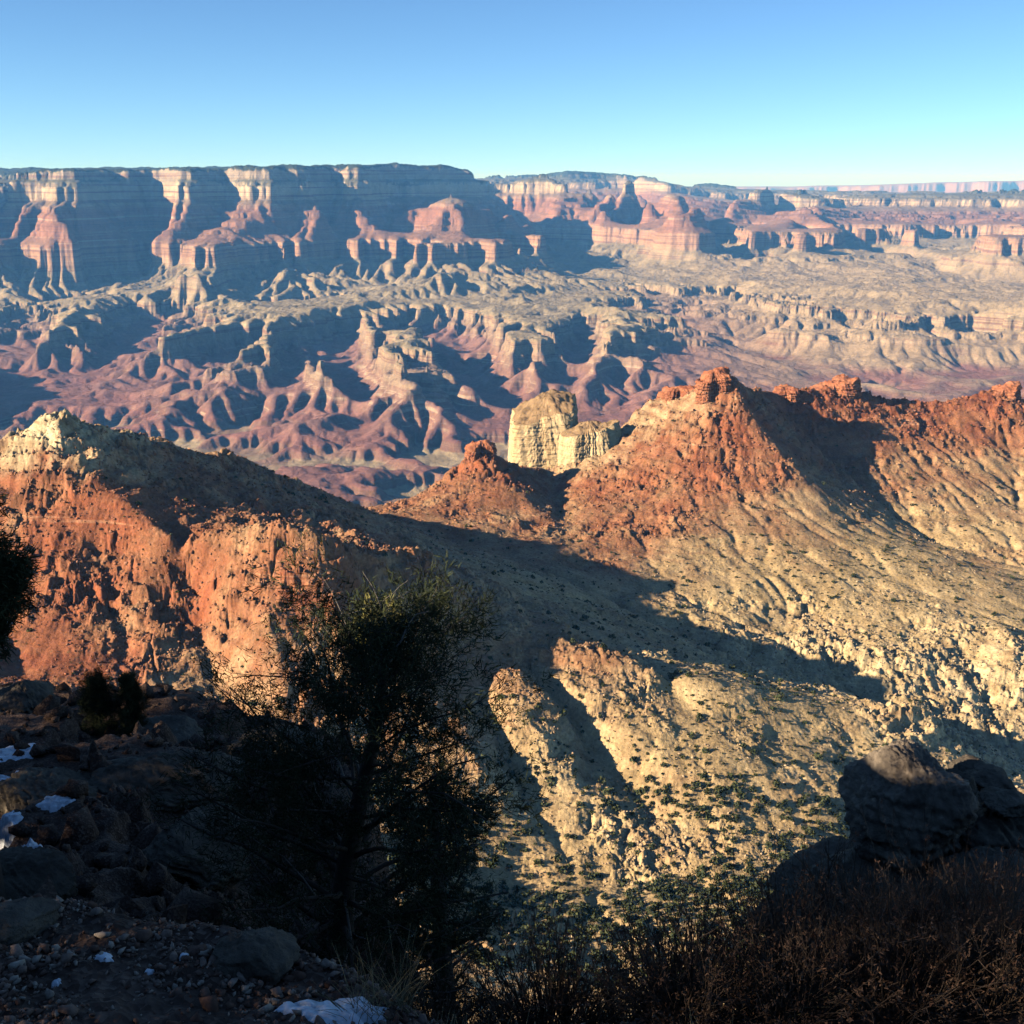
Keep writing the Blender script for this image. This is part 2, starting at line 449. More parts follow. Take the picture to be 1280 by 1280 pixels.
def build_far_grid():
    lines = [[(p[0], p[1], float(f_in(p[2] - dip(p[0], p[1])))) for p in l] for l in far_lines]
    z, mask = membrane(G_F, lines)
    X, Y = G_F.xy()
    z = z + 26 * fbm(X / 900, Y / 900, 5, 3) * (0.35 + 0.65 * sstep(60, -60, z)) + 60 * (fbm(X / 1500, Y / 1500, 3, 8, .5, True) - .6) * sstep(-1000, -700, z) * sstep(40, -120, z) + 42 * fbm(X / 750, Y / 750, 3, 9, .5, True) * sstep(-820, -960, z) * (0.1 + 0.9 * sstep(-1396, -1345, z)) + RNG.normal(0, 1.5, z.shape)
    z, A = erode(z, G_F.c, 34, 0.13, 0.5, 2.0, 0.04, fixed=mask, hard=(0.3 + 0.7 * sstep(-600, -820, z)) * (1 - .65 * sstep(700, 1500, X) * sstep(7200, 8000, Y)))
    return z, A
FZ_IN, FA = build_far_grid()
# a finer pass over the nearer half: small gullies and fluted badland hills
G_E = Grid(-5400, 7200, 4900, 12600, 14.0)
def build_fine():
    X, Y = G_E.xy()
    z0 = G_F.sample(FZ_IN, X, Y).astype(float)
    z = z0 + 4 * fbm(X / 130, Y / 130, 3, 57) * sstep(-1400, -1370, z0) + RNG.normal(0, .7, z0.shape)
    z, A = erode(z, G_E.c, 16, 0.075, 0.5, 2.5, 0.035, hard=(0.25 + 0.75 * sstep(-700, -900, z)) * (1 - .45 * sstep(700, 1500, X) * sstep(7200, 8000, Y)))
    w = sstep(-5400, -4900, X) * sstep(7200, 6700, X) * sstep(4900, 5300, Y) * sstep(12600, 11600, Y)
    return (z - z0) * w
FINE = build_fine()

def polar(az0, az1, daz, r0, r1, ratio, extra=None):
    az = np.arange(az0, az1, daz)
    if extra is not None: az = np.concatenate([extra, az])
    r = r0 * np.exp(np.arange(0, math.log(r1 / r0), ratio))
    R, AZ = np.meshgrid(r, az, indexing='ij')
    return R * np.sin(AZ), R * np.cos(AZ), len(r), len(az)
RAD = math.pi / 180
fx, fy, nr, nc = polar(-28.5 * RAD, 28.5 * RAD, 1 / 1450, 2500, 29500, 0.0018, np.arange(-50, -28.5, 0.15) * RAD)
zi = G_F.sample(FZ_IN, fx, fy) + G_E.sample(FINE, fx, fy) * ((fx > -5380) & (fx < 7180) & (fy > 4920) & (fy < 12580))
rr = np.hypot(fx, fy)
zi = zi + 16 * fbm(fx / 260, fy / 260, 5, 21) * np.clip(rr / 9000, 0.35, 1.3) * (0.35 + 0.65 * sstep(-1180, -1080, zi))
zi = zi + 5 * fbm(fx / 75, fy / 75, 3, 34, 0.6, True) * (0.15 + 0.85 * sstep(-1180, -1080, zi))
zi = zi + 3 * fbm(fx / 34, fy / 34, 2, 35, 0.6, True) * sstep(-1180, -1080, zi)
fstrat = f_out(zi)
fz = np.maximum(fstrat + dip(fx, fy) + 4 * fbm(fx / 60, fy / 60, 3, 33), -1399.0)
ftan = sstep(800, 2600, fx) * sstep(15500, 12500, fy)
fa = np.log(np.maximum(G_F.sample(FA, fx, fy), 1))

def far_material():
    m = NT('canyon_rock')
    zc = m.attr('strat')
    wob = m.math('MULTIPLY', m.math('SUBTRACT', m.noise(0.004, 3), 0.5), 60.0)
    fine = m.math('MULTIPLY', m.math('SUBTRACT', m.noise(0.03, 3, vec=m.scaled((0.1, 0.1, 1.0))), 0.5), 50.0)
    zz = m.math('ADD', m.math('ADD', zc, wob), fine)
    t = m.rng(zz, -1400, 200, 0, 1, smooth=False)
    def s(z): return (z + 1400) / 1600.0
    cliff = m.ramp(t, [(0, (0.176, 0.096, 0.068)), (s(-1250), (0.208, 0.112, 0.080)), (s(-1175), (0.240, 0.152, 0.108)), (s(-1150), (0.272, 0.192, 0.128)), (s(-1060), (0.320, 0.228, 0.144)), (s(-1000), (0.272, 0.208, 0.132)),
                        (s(-830), (0.272, 0.200, 0.128)), (s(-790), (0.336, 0.200, 0.124)), (s(-660), (0.352, 0.208, 0.128)), (s(-600), (0.272, 0.132, 0.084)), (s(-330), (0.272, 0.128, 0.080)), (s(-235), (0.400, 0.288, 0.184)),
                        (s(-80), (0.432, 0.336, 0.224)), (s(-40), (0.272, 0.216, 0.152)), (s(60), (0.336, 0.264, 0.184))])
    slope = m.ramp(t, [(0, (0.320, 0.250, 0.160)), (s(-1392), (0.300, 0.235, 0.150)), (s(-1375), (0.216, 0.136, 0.096)), (s(-1330), (.215, .098, .078)), (s(-1260), (.215, .115, .095)), (s(-1200), (.21, .112, .092)), (s(-1140), (.22, .145, .11)), (s(-1050), (0.256, 0.204, 0.128)), (s(-830), (0.240, 0.192, 0.120)),
                        (s(-660), (0.240, 0.168, 0.108)), (s(-600), (0.224, 0.124, 0.080)), (s(-330), (0.224, 0.116, 0.076)), (s(-240), (0.216, 0.152, 0.100)), (s(-80), (0.152, 0.132, 0.088)), (s(0), (0.104, 0.100, 0.064)), (s(40), (0.040, 0.050, 0.029))])
    tanm = m.rng(zz, -1335, -1280, 0, 1)
    tanm = m.math('MULTIPLY', m.math('MULTIPLY', m.attr('tan'), tanm), m.rng(zz, -700, -850, 0, .85))
    slope = m.mix(tanm, slope, (0.320, 0.240, 0.148))
    cliff = m.mix(m.math('MULTIPLY', tanm, .6), cliff, (0.368, 0.272, 0.168))
    bed = m.noise(1.0, 4, .75, vec=m.scaled((.0002, .0002, .036)))
    cliff = m.mix(m.rng(bed, .52, .60, 0, .8), cliff, (.185, .092, .068))
    cliff = m.mix(m.rng(bed, .45, .37, 0, .7), cliff, (.40, .30, .215))
    nz = m.normal_z()
    f = m.rng(m.math('ADD', nz, m.math('MULTIPLY', m.math('SUBTRACT', m.noise(0.012, 4), 0.5), 0.25)), 0.55, 0.82)
    c = m.mix(f, cliff, slope)
    # dry washes: pale gravel
    c = m.mix(m.rng(m.attr('flow'), 5.5, 8.5, 0, 0.55), c, (0.240, 0.184, 0.124))
    c = m.varied(c, 0.22, 0.006)
    m.color(m.varied(c, 0.18, 0.05))
    m.bump(m.noise(0.02, 8, 0.72), 0.9, 20.0)
    return m.m
M_FAR = far_material()
far = mesh_np('hills', np.stack([fx, fy, fz], -1).reshape(-1, 3), sheet_faces(nr, nc), M_FAR, attrs={'strat': fstrat, 'flow': fa, 'tan': ftan})
tag(far, kind='structure')

# land out to the horizon
def flat_mat(name, c, amt, sc):
    m = NT(name); m.color(m.varied(c, amt, sc)); return m.m
az = np.arange(-60, 60.1, 1.0) * RAD
gr = np.array([28800.0, 33000, 40000, 50000, 62000, 80000])
GR, GA = np.meshgrid(gr, az, indexing='ij')
gz = np.where(GR < 30000, -520.0, -700.0) + 60 * gnoise(GR * np.sin(GA) / 4000, GR * np.cos(GA) / 4000, 2)
ground = mesh_np('ground', np.stack([GR * np.sin(GA), GR * np.cos(GA), gz], -1).reshape(-1, 3), sheet_faces(len(gr), len(az)), flat_mat('desert_soil', (.30, .20, .14), .2, .0005))
tag(ground, kind='structure')



# the mesa on the horizon, some sixty kilometres off
def far_mesa():
    az = np.arange(10.0, 40.0, 0.04) * RAD
    r = np.array([56000.0, 58500, 59500, 59900, 60300, 60800, 64000, 70000])
    prof = np.array([-330.0, -300, -200, -90, 40, 120, 135, 135])
    R, A = np.meshgrid(r, az, indexing='ij')
    top = -480 + 360 * sstep(11 * RAD, 25 * RAD, A) + 30 * gnoise(A * 40, A * 0 + .5, 3)
    R = R + (2600 * fbm(A * 22, A * 0 + 2.5, 3, 6) + 350 * fbm(A * 150, A * 0 + .5, 3, 7)) * (R < 63000)
    z = np.where(prof[:, None] > -250, -720 + (top + 720) * np.clip((prof[:, None] + 300) / 435.0, 0, 1), np.full_like(R, -740.0))
    return mesh_np('hills', np.stack([R * np.sin(A), R * np.cos(A), z], -1).reshape(-1, 3), sheet_faces(len(r), len(az)), flat_mat('far_sandstone', (.36, .22, .16), .2, .0004))
tag(far_mesa(), kind='structure')

# ================================================================== NEAR BUTTES AND BASIN
G_N = Grid(-1300, 1700, 120, 2420, 4.0)
near_lines = [
    # left butte: skyline, then the spur that comes forward and turns right
    Pl((-700, 680, 820), (-260, 630, 930), (-120, 590, 970), (0, 550, 1000), (40, 528, 1005), (65, 517, 1010), (100, 528, 1030), (150, 535, 1060), (210, 553, 1105), (245, 566, 1130), (275, 562, 1155), (310, 572, 1185), (350, 592, 1235), (400, 615, 1295), (440, 632, 1350)),
    Pl((65, 517, 1010), (108, 590, 955), (190, 655, 902), (270, 668, 876), (330, 660, 862), (388, 660, 855), (425, 680, 858), (445, 690, 885), (480, 688, 910), (530, 690, 930), (575, 722, 948), (610, 762, 935), (660, 792, 908), (740, 806, 886), (830, 836, 866), (900, 852, 864), (1000, 875, 874), (1100, 888, 886), (1160, 878, 892), (1188, 915, 880)),
    Pl((455, 735, 880), (490, 780, 862), (520, 820, 835)),
    # hollow behind that spur
    Pl((215, 625, 985), (300, 634, 1005), (400, 652, 1030), (500, 682, 1060), (600, 702, 1105), (690, 727, 1135), (760, 747, 1155)),
    # canyon between the butte and the middle ridge
    Pl((440, 638, 1372), (540, 666, 1300), (650, 702, 1230), (760, 747, 1160), (900, 812, 1082), (1000, 842, 1050), (1100, 880, 1020), (1200, 907, 1000), (1300, 962, 970), (1500, 1000, 920), (1900, 1040, 850)),
    # middle ridge
    Pl((470, 634, 1430), (512, 624, 1480), (560, 586, 1490), (598, 557, 1500), (612, 560, 1505), (636, 577, 1520), (660, 584, 1560), (700, 580, 1590), (740, 563, 1600), (772, 538, 1605), (800, 506, 1630), (832, 488, 1650), (868, 490, 1612), (884, 465, 1590), (908, 464, 1590), (930, 485, 1640), (965, 488, 1700), (1040, 477, 1760), (1080, 490, 1780), (1130, 500, 1800), (1180, 503, 1800), (1220, 492, 1800), (1254, 482, 1800), (1295, 502, 1800), (1400, 520, 1800), (1700, 560, 1800)),
    Pl((908, 464, 1590), (945, 535, 1530), (1000, 600, 1462), (1060, 650, 1412), (1097, 667, 1392), (1170, 696, 1332)),
    Pl((980, 515, 1690), (1040, 575, 1610), (1120, 642, 1500), (1180, 684, 1425), (1240, 700, 1392), (1320, 722, 1352), (1500, 762, 1255)),
    Pl((1254, 482, 1800), (1262, 560, 1690), (1275, 640, 1540)),
    Pl((598, 557, 1500), (640, 610, 1440), (690, 660, 1360)),
    Pl((690, 590, 1565), (690, 625, 1480), (720, 680, 1320)),
    # lip of the gorge and the gully that cuts it
    Pl((850, 720, 1235), (880, 752, 1190), (960, 792, 1140), (1040, 812, 1110), (1110, 822, 1088), (1160, 828, 1082), (1195, 838, 1075)),
    Pl((1090, 745, 1222), (1160, 765, 1185), (1205, 800, 1130), (1232, 862, 1062), (1245, 930, 990)),
    Pl((1255, 780, 1150), (1262, 828, 1085), (1300, 850, 1070)),
    Pl((930, 740, 1215), (965, 775, 1180), (985, 812, 1120), (1010, 843, 1052)),
    # gullies and ribs on the front of the butte
    Pl((800, 832, 905), (860, 885, 838), (900, 918, 804), (960, 962, 772), (1010, 1000, 748), (1050, 1040, 726)),
    Pl((705, 832, 850), (760, 890, 812), (850, 960, 764), (930, 1012, 734)),
    Pl((628, 852, 826), (655, 900, 788), (705, 962, 752), (770, 1040, 713)),
    Pl((650, 822, 880), (700, 880, 838), (760, 955, 784), (825, 1030, 724)),
    Pl((640, 830, 842), (690, 870, 818), (715, 895, 806)),
    Pl((520, 820, 835), (548, 870, 800), (600, 960, 735), (640, 1020, 712)),
    Pl((560, 800, 868), (605, 880, 816), (655, 985, 742), (680, 1040, 708)),
    Pl((330, 755, 808), (360, 850, 765), (400, 960, 722)), Pl((430, 780, 806), (460, 880, 772), (500, 990, 712)),
    Pl((212, 668, 912), (226, 700, 896), (240, 740, 872), (262, 830, 806), (300, 930, 735)),
    Pl((0, 560, 992), (-20, 650, 930), (-10, 760, 850), (30, 850, 780)),
    Pl((70, 640, 925), (90, 720, 872), (130, 810, 812)), Pl((150, 700, 892), (185, 780, 832), (215, 860, 780)),
    Pl((120, 690, 905), (140, 760, 852), (160, 840, 796)),
    # floor of the basin
    Pl((-500, 900, 600), (-100, 930, 665), (100, 950, 690), (300, 980, 682), (480, 1040, 666), (640, 1120, 646), (760, 1102, 662), (860, 1086, 674), (960, 1066, 692), (1060, 1050, 722), (1180, 1012, 772), (1290, 985, 850), (1400, 990, 890)),
    # foot of the camera's own rim
    [(-1250, 500, -300), (-700, 300, -280), (-300, 340, -330), (0, 400, -390), (300, 430, -410), (700, 450, -430), (1600, 450, -420)],
    [(-1250, 130, -220), (-300, 130, -180), (0, 130, -200), (500, 130, -240), (1600, 130, -300)],
    [(-1250, 2400, -1000), (0, 2400, -1050), (1600, 2400, -1050)],
]
def build_near_grid():
    z, mask = membrane(G_N, near_lines)
    X, Y = G_N.xy()
    z = z + 4 * fbm(X / 110, Y / 110, 4, 61) + RNG.normal(0, 0.4, z.shape)
    z, A = erode(z, G_N.c, 9, 0.035, 0.5, 10.0, 0.06)
    return z, A
NZ, NA = build_near_grid()
def hit(px, py, r0=450.0):
    """the near ground seen at a photo pixel"""
    d = np.array(P(px, py, 1.0))
    t = np.arange(r0, 2400, 1.5)
    zz = G_N.sample(NZ, d[0] * t, t)
    k = np.argmax(zz >= d[2] * t)
    if zz[k] < d[2] * t[k]: k = len(t) - 1
    return np.array((d[0] * t[k], t[k], zz[k]))
# colour of the rock where it is seen: 0 red, 1 olive tan; how blocky it is; how cream
tone_pts = [(60, 535, .7, 1, 1), (20, 565, .45, 1, .5), (90, 575, .45, 1, .5), (60, 600, .15, .8, 0), (20, 610, .1, .8, 0), (110, 610, .15, .8, 0), (60, 640, .08, .7, 0), (130, 640, .05, .5, 0), (40, 700, 0, .8, 0), (100, 740, .02, 1, 0), (180, 770, .1, 1, 0), (200, 700, .08, .7, 0), (30, 820, .0, .25, 0), (120, 850, .15, .8, 0),
    (200, 860, .4, .62, .1), (300, 860, .4, .62, .1), (290, 690, .2, .9, .03), (380, 680, .2, 1, .05), (400, 740, .15, 1, .02), (330, 800, .25, .65, .05), (480, 700, .3, 1, .1), (450, 850, .3, .6, .05), (540, 900, .35, .65, .1), (610, 840, .38, .7, 0), (680, 870, .65, .55, 0), (650, 930, .75, .45, .15), (720, 990, .85, .5, .25), (780, 1030, .7, .8, .2), (740, 830, .5, .8, 0), (790, 870, .65, .7, .05),
    (860, 860, .85, .3, .1), (900, 950, .95, .3, .1), (1000, 900, .95, .3, .1), (1080, 940, .95, .5, .25), (1160, 890, .9, .9, .4), (820, 980, .8, .5, .05), (700, 1100, .9, .3, 0), (900, 1100, .85, .3, 0), (1000, 1020, .95, .5, .1),
    (540, 605, .1, .7, 0), (600, 565, .0, 1, 0), (620, 620, .18, .6, 0), (680, 640, .3, .6, 0), (640, 660, .35, .5, 0), (760, 600, .12, .75, 0), (820, 580, .08, .75, 0), (740, 570, .4, .6, .4), (800, 520, .4, .7, .3), (850, 500, .35, .7, .25), (890, 480, .02, 1, 0), (920, 540, .06, .8, 0), (830, 650, .13, .75, 0), (920, 600, .12, .75, 0), (960, 650, .4, .35, .05), (780, 690, .25, .5, 0),
    (1010, 640, .6, .2, .1), (900, 690, .75, .3, .1), (850, 710, .7, .4, .1), (1000, 700, .9, .15, .05), (1100, 700, .95, .1, .1), (950, 760, 1, .6, .25), (1080, 770, 1, .5, .2), (1040, 810, 1, .9, .5), (1150, 800, 1, .8, .4), (1190, 860, .85, 1, .6), (1100, 840, .9, 1, .5), (1250, 850, .8, 1, .6), (1250, 760, 1, .3, .2),
    (1030, 490, .0, 1, 0), (1060, 540, .1, .7, 0), (1140, 520, .04, .8, 0), (1190, 540, .12, .7, 0), (1250, 500, .02, .8, 0), (1120, 590, .35, .6, 0), (1200, 600, .45, .5, .05), (1260, 600, .6, .4, .1), (1180, 660, .75, .4, .1), (1060, 600, .3, .6, 0), (700, 740, .8, .3, .1)]
def build_tone():
    g = Grid(G_N.x0, G_N.x0 + (G_N.nx - 1) * 4, G_N.y0, G_N.y0 + (G_N.ny - 1) * 4, 12.0)
    X, Y = g.xy(); Zs = G_N.sample(NZ, X, Y)
    W = np.zeros(X.shape); T = np.zeros(X.shape + (3,))
    for q in tone_pts:
        h = hit(q[0], q[1])
        w = 1.0 / (((X - h[0]) ** 2 + (Y - h[1]) ** 2 + 6 * (Zs - h[2]) ** 2) + 200.0) ** 1.7
        W += w; T += w[..., None] * np.array(q[2:5])
    return g, T / W[..., None]
G_T, TONE = build_tone()
def near_height(x, y):
    """the full near ground: eroded skin, ledges of harder rock, blocks and rubble"""
    z = G_N.sample(NZ, x, y)
    tone = G_T.sample(np.ascontiguousarray(TONE[..., 0]), x, y)
    rock = G_T.sample(np.ascontiguousarray(TONE[..., 1]), x, y)
    cream = G_T.sample(np.ascontiguousarray(TONE[..., 2]), x, y)
    rock = np.clip(rock + 0.35 * fbm(x / 60, y / 60, 3, 77), 0.05, 1.1)
    tone = np.clip(tone + 0.22 * fbm(x / 45, y / 45, 4, 78) * (0.4 + rock * .6), 0, 1)
    # beds: steps of about 14 m in the skin, warped
    w = z + 4 * fbm(x / 120, y / 120, 3, 70)
    per = 13.0
    ph = w / per; fr = ph - np.floor(ph)
    st = np.where(fr < 0.68, fr * 0.3, 0.204 + (fr - 0.68) * (0.796 / 0.32))
    led = np.clip(rock * 1.25 - 0.15, 0, 1) * np.clip(.65 + .6 * fbm(x / 50, y / 50, 2, 71), .15, 1)
    z = z + (st - fr) * per * led
    w2 = (z + 1.5 * fbm(x / 40, y / 40, 3, 72)) / 4.1; fr = w2 - np.floor(w2)
    st = np.where(fr < 0.6, fr * 0.35, 0.21 + (fr - 0.6) * (0.79 / 0.4))
    z = z + (st - fr) * 4.1 * led
    wx = x + 6 * fbm(x / 30, y / 30, 2, 90); wy = y + 6 * fbm(x / 30, y / 30, 2, 91)
    f1, f2, cv = voro(wx / 17, wy / 17, 4)
    blk = (cv - 0.5) * 9.0 - 3.0 * np.exp(-((f2 - f1) / 0.10) ** 2)
    f1, f2, cv2 = voro(wx / 6.5, wy / 6.5, 8)
    blk2 = (cv2 - 0.5) * 3.6 - 1.2 * np.exp(-((f2 - f1) / 0.14) ** 2)
    f1, f2, cv3 = voro(wx / 2.7, wy / 2.7, 12)
    blk3 = (cv3 - 0.5) * 1.3
    rk = np.clip((rock - 0.35) / 0.5, 0, 1)
    patch = np.clip(0.5 + 0.9 * fbm(x / 40, y / 40, 3, 93), 0, 1)
    z = z + rk * patch * (blk * rk + blk2) + blk3 * np.clip(rock, .15, 1) * (0.3 + 0.7 * patch)
    z = z + 3.0 * fbm(x / 22, y / 22, 5, 95, 0.55, True) * (0.06 + rock * rock) + 0.35 * fbm(x / 4.0, y / 4.0, 2, 96)
    return z, tone, np.clip(rock, 0, 1), np.clip(cream + 0.15 * fbm(x / 20, y / 20, 3, 99) * (cream > .05), 0, 1)
nx_, ny_, nr2, nc2 = polar(-28.7 * RAD, 28.7 * RAD, 1 / 1250, 470, 2350, 0.00135, np.arange(-62, -28.7, 0.12) * RAD)
nz_, ntone, nrock, ncream = near_height(nx_, ny_)
def near_material():
    m = NT('butte_rock')
    t = m.math('ADD', m.attr('tone'), m.math('MULTIPLY', m.math('SUBTRACT', m.noise(0.09, 5, 0.65), 0.5), 0.5))
    nz = m.normal_z()
    steep = m.rng(nz, 0.45, 0.78)
    rockc = m.ramp(t, [(0, (.26, .080, .036)), (.25, (.29, .125, .060)), (.5, (.39, .235, .125)), (.8, (.45, .31, .165)), (1, (.47, .33, .175))])
    soil = m.ramp(t, [(0, (.23, .080, .038)), (.25, (.27, .125, .062)), (.5, (.34, .21, .11)), (.8, (.39, .268, .132)), (1, (.40, .277, .135))])
    c = m.mix(steep, rockc, soil)
    bed = m.noise(1.0, 3, 0.6, vec=m.scaled((0.004, 0.004, 0.11)))
    c = m.mix(m.rng(bed, 0.55, 0.60, 0, 0.7), c, m.mix(t, (.20, .06, .03), (.36, .24, .12)))
    c = m.mix(m.rng(bed, 0.36, 0.30, 0, 0.45), c, m.mix(t, (.46, .25, .14), (.50, .40, .24)))
    c = m.mix(m.math('MULTIPLY', m.attr('cream'), m.rng(m.noise(0.06, 4), .3, .6)), c, (.58, .46, .27))
    # scattered dry tufts too small to stand as plants
    tuft = m.rng(m.voronoi(0.16), 0.10, 0.24, 1, 0)
    tuft = m.math('MULTIPLY', tuft, m.rng(m.noise(0.02, 2), 0.38, 0.6))
    c = m.mix(m.math('MULTIPLY', tuft, m.rng(nz, .55, .75, 0, .5)), c, (.09, .085, .04))
    c = m.varied(c, 0.25, 0.03)
    m.color(m.varied(c, 0.3, 0.4))
    m.bump(m.noise(0.35, 6, 0.7), 0.8, 1.6)
    return m.m
M_NEAR = near_material()
near = mesh_np('terrain', np.stack([nx_, ny_, nz_], -1).reshape(-1, 3), sheet_faces(nr2, nc2), M_NEAR, attrs={'tone': ntone, 'cream': ncream, 'rock': nrock})
tag(near, kind='structure')

# ================================================================== ROCKS AND PLANTS OF THE MIDDLE DISTANCE
def ico(sub):
    import bmesh
    bm = bmesh.new(); bmesh.ops.create_icosphere(bm, subdivisions=sub, radius=1.0)
    v = np.array([q.co[:] for q in bm.verts]); f = np.array([[w.index for w in q.verts] for q in bm.faces]); bm.free()
    return v, f
ICO1 = ico(1)
def rot_random(n, rng, upright=False):
    a = rng.uniform(0, 2 * np.pi, n)
    c, s_ = np.cos(a), np.sin(a); z = np.zeros(n); o = np.ones(n)
    Rz = np.stack([np.stack([c, -s_, z], -1), np.stack([s_, c, z], -1), np.stack([z, z, o], -1)], 1)
    if upright: return Rz
    b = rng.uniform(-0.5, 0.5, n); c, s_ = np.cos(b), np.sin(b)
    Rx = np.stack([np.stack([o, z, z], -1), np.stack([z, c, -s_], -1), np.stack([z, s_, c], -1)], 1)
    return Rz @ Rx
def scatter_mesh(bases, pts, sizes, rng, upright=False):
    """many copies of small base shapes joined into one mesh"""
    V, F, off = [], [], 0
    kind = rng.integers(0, len(bases), len(pts))
    for k, (bv, bf) in enumerate(bases):
        sel = np.where(kind == k)[0]
        if not len(sel): continue
        M = rot_random(len(sel), rng, upright)
        v = np.einsum('nij,vj->nvi', M, bv) * sizes[sel][:, None, None] + pts[sel][:, None, :]
        f = bf[None] + (np.arange(len(sel)) * len(bv))[:, None, None] + off
        V.append(v.reshape(-1, 3)); F.append(f.reshape(-1, bf.shape[1])); off += len(sel) * len(bv)
    return np.concatenate(V), np.concatenate(F)
def rock_base(seed):
    r = np.random.default_rng(seed); v, f = ICO1
    v = v.copy() * np.array([1.25, r.uniform(.7, 1.1), r.uniform(.55, 1.0)])
    pl = r.normal(size=(9, 3)); pl /= np.linalg.norm(pl, axis=1)[:, None]
    for n in pl:
        d = v @ n; over = np.maximum(d - r.uniform(.3, .5), 0); v -= over[:, None] * n
    return v + r.normal(0, .05, v.shape), f
ROCKS = [rock_base(i) for i in range(8)]
def near_z(x, y):
    return near_height(np.asarray(x, float), np.asarray(y, float))
def scatter_points(n, rng, y0=480, y1=1900, power=0.0):
    """random ground points inside the view, denser towards the camera"""
    u = rng.uniform(0, 1, n)
    y = y0 * (y1 / y0) ** u
    x = y * rng.uniform(-0.62, 0.62, n)
    return x, y
rng = np.random.default_rng(5)
px_, py_ = scatter_points(150000, rng)
pz_, pt_, pr_, pc_ = near_z(px_, py_)
keep = rng.uniform(0, 1, len(px_)) < np.clip(pr_ * 1.15 - 0.28, 0.02, 1)
px_, py_, pz_ = px_[keep], py_[keep], pz_[keep]; pt_ = pt_[keep]; pr_ = pr_[keep]
sz = np.clip((0.50 + .1 * (pt_ < .35)) * np.exp(rng.normal(0.0, 0.5, len(px_))), .15, 1.5) * (0.8 + py_ / 1100) * (0.6 + 0.6 * pr_)
v, f = scatter_mesh(ROCKS, np.stack([px_, py_, pz_ + sz * 0.2], -1), sz, rng)
def rubble_material():
    m = NT('rubble_rock')
    t = m.math('ADD', m.attr('tone'), m.math('MULTIPLY', m.math('SUBTRACT', m.noise(0.12, 3), 0.5), 0.7))
    c = m.ramp(t, [(0, (.28, .095, .045)), (.3, (.34, .155, .08)), (.6, (.43, .29, .17)), (1, (.46, .35, .22))])
    isl = m.n.new('ShaderNodeNewGeometry').outputs['Random Per Island']
    c = m.mix(m.rng(isl, .1, .9, 0, .5), c, (.23, .13, .085))
    m.color(m.varied(c, 0.3, 0.6)); m.bump(m.noise(1.5, 4), 0.5, 0.3); return m.m
tv = near_z(v[:, 0], v[:, 1])[1]
rub = mesh_np('rubble', v, f, rubble_material(), smooth=False, nside=3, attrs={'tone': tv})
tag(rub, kind='stuff')

def bush_base(seed, tall=1.0, n=46):
    """a small evergreen bush: many little leaf faces through a rounded uneven crown, width about 2"""
    r = np.random.default_rng(seed); V = []
    for i in range(n):
        d = r.normal(size=3); d /= np.linalg.norm(d); d[2] = abs(d[2]) * 1.1 - 0.15
        c = d * np.array([1, 1, tall]) * r.uniform(.45, 1.0) + np.array([0, 0, 0.25])
        a = r.normal(size=3); a /= np.linalg.norm(a); b = np.cross(a, r.normal(size=3)); b /= np.linalg.norm(b)
        s_ = r.uniform(.28, .5)
        V += [c + a * s_, c - a * s_ * .6 + b * s_ * .7, c - a * s_ * .6 - b * s_ * .7]
    V = np.array(V); return V, np.arange(len(V)).reshape(-1, 3)
BUSH = [bush_base(i, .85 + .1 * (i % 3)) for i in range(5)]
SAGE = [bush_base(20 + i, .6, 16) for i in range(4)]
def leaf_mat(name, c, c2, sc=0.7):
    m = NT(name); m.color(m.mix(m.rng(m.noise(sc, 3), .35, .65), c, c2)); m.b.inputs['Roughness'].default_value = .8; return m.m
M_JUN = leaf_mat('juniper_leaves', (.035, .045, .018), (.075, .08, .033), .25)
M_SAGE = leaf_mat('sagebrush_leaves', (.06, .06, .03), (.13, .12, .065), .1)
# bushes: thick on the basin floor and the gentle tan slopes, thin on rock
bx, by = scatter_points(46000, rng, 520, 1750)
bz, bt, br, bc = near_z(bx, by)
dens = np.clip(0.10 + 0.55 * bt, 0, 1) * np.clip(1.1 - br, 0.05, 1) * np.clip(0.75 + 0.8 * fbm(bx / 70, by / 70, 3, 131), 0.05, 1.3)
dens *= np.where(by < 760, 1.5, 1.0)
keep = rng.uniform(0, 1, len(bx)) < dens
bx, by, bz = bx[keep], by[keep], bz[keep]
low = by < 760
bs = np.where(low, 1.75, np.where(by < 1000, 1.05, .85)) * np.exp(rng.normal(0, .5, len(bx))) * (0.75 + by / 2600)
bs = np.clip(bs, .5, 3.6)
# a few hundred of the largest in the picture stand as single things
ang = np.abs(bx / by)
order = np.argsort(-(bs / np.hypot(bx, by)) * (ang < 0.52) * (by / np.abs(bz) < 1.75) * np.where(bx / by > -0.12, 1, 0))
big = order[:300]; rest = order[300:]
b_protos = []
for k, (v0, f0) in enumerate(BUSH):
    me_o = mesh_np('juniper_bush', v0, f0, M_JUN, smooth=False, nside=3)
    b_protos.append(me_o.data); bpy.data.objects.remove(me_o)
for i, q in enumerate(big):
    o = bpy.data.objects.new('juniper_bush', b_protos[i % len(b_protos)])
    o.location = (bx[q], by[q], bz[q] - 0.1 * bs[q]); o.scale = (bs[q],) * 3; o.rotation_euler = (0, 0, i * 1.7)
    COL.objects.link(o)
    tag(o, 'small dark green juniper bush dotting the sunlit tan basin below the rim', 'juniper bush', 'juniper bushes dotting the basin floor')
v, f = scatter_mesh(BUSH, np.stack([bx[rest], by[rest], bz[rest] - .1 * bs[rest]], -1), bs[rest], rng, True)
tag(mesh_np('bushes', v, f, M_JUN, smooth=False, nside=3), kind='stuff')
sx, sy = scatter_points(42000, rng, 500, 1500)
szz, st_, sr_, sc_ = near_z(sx, sy)
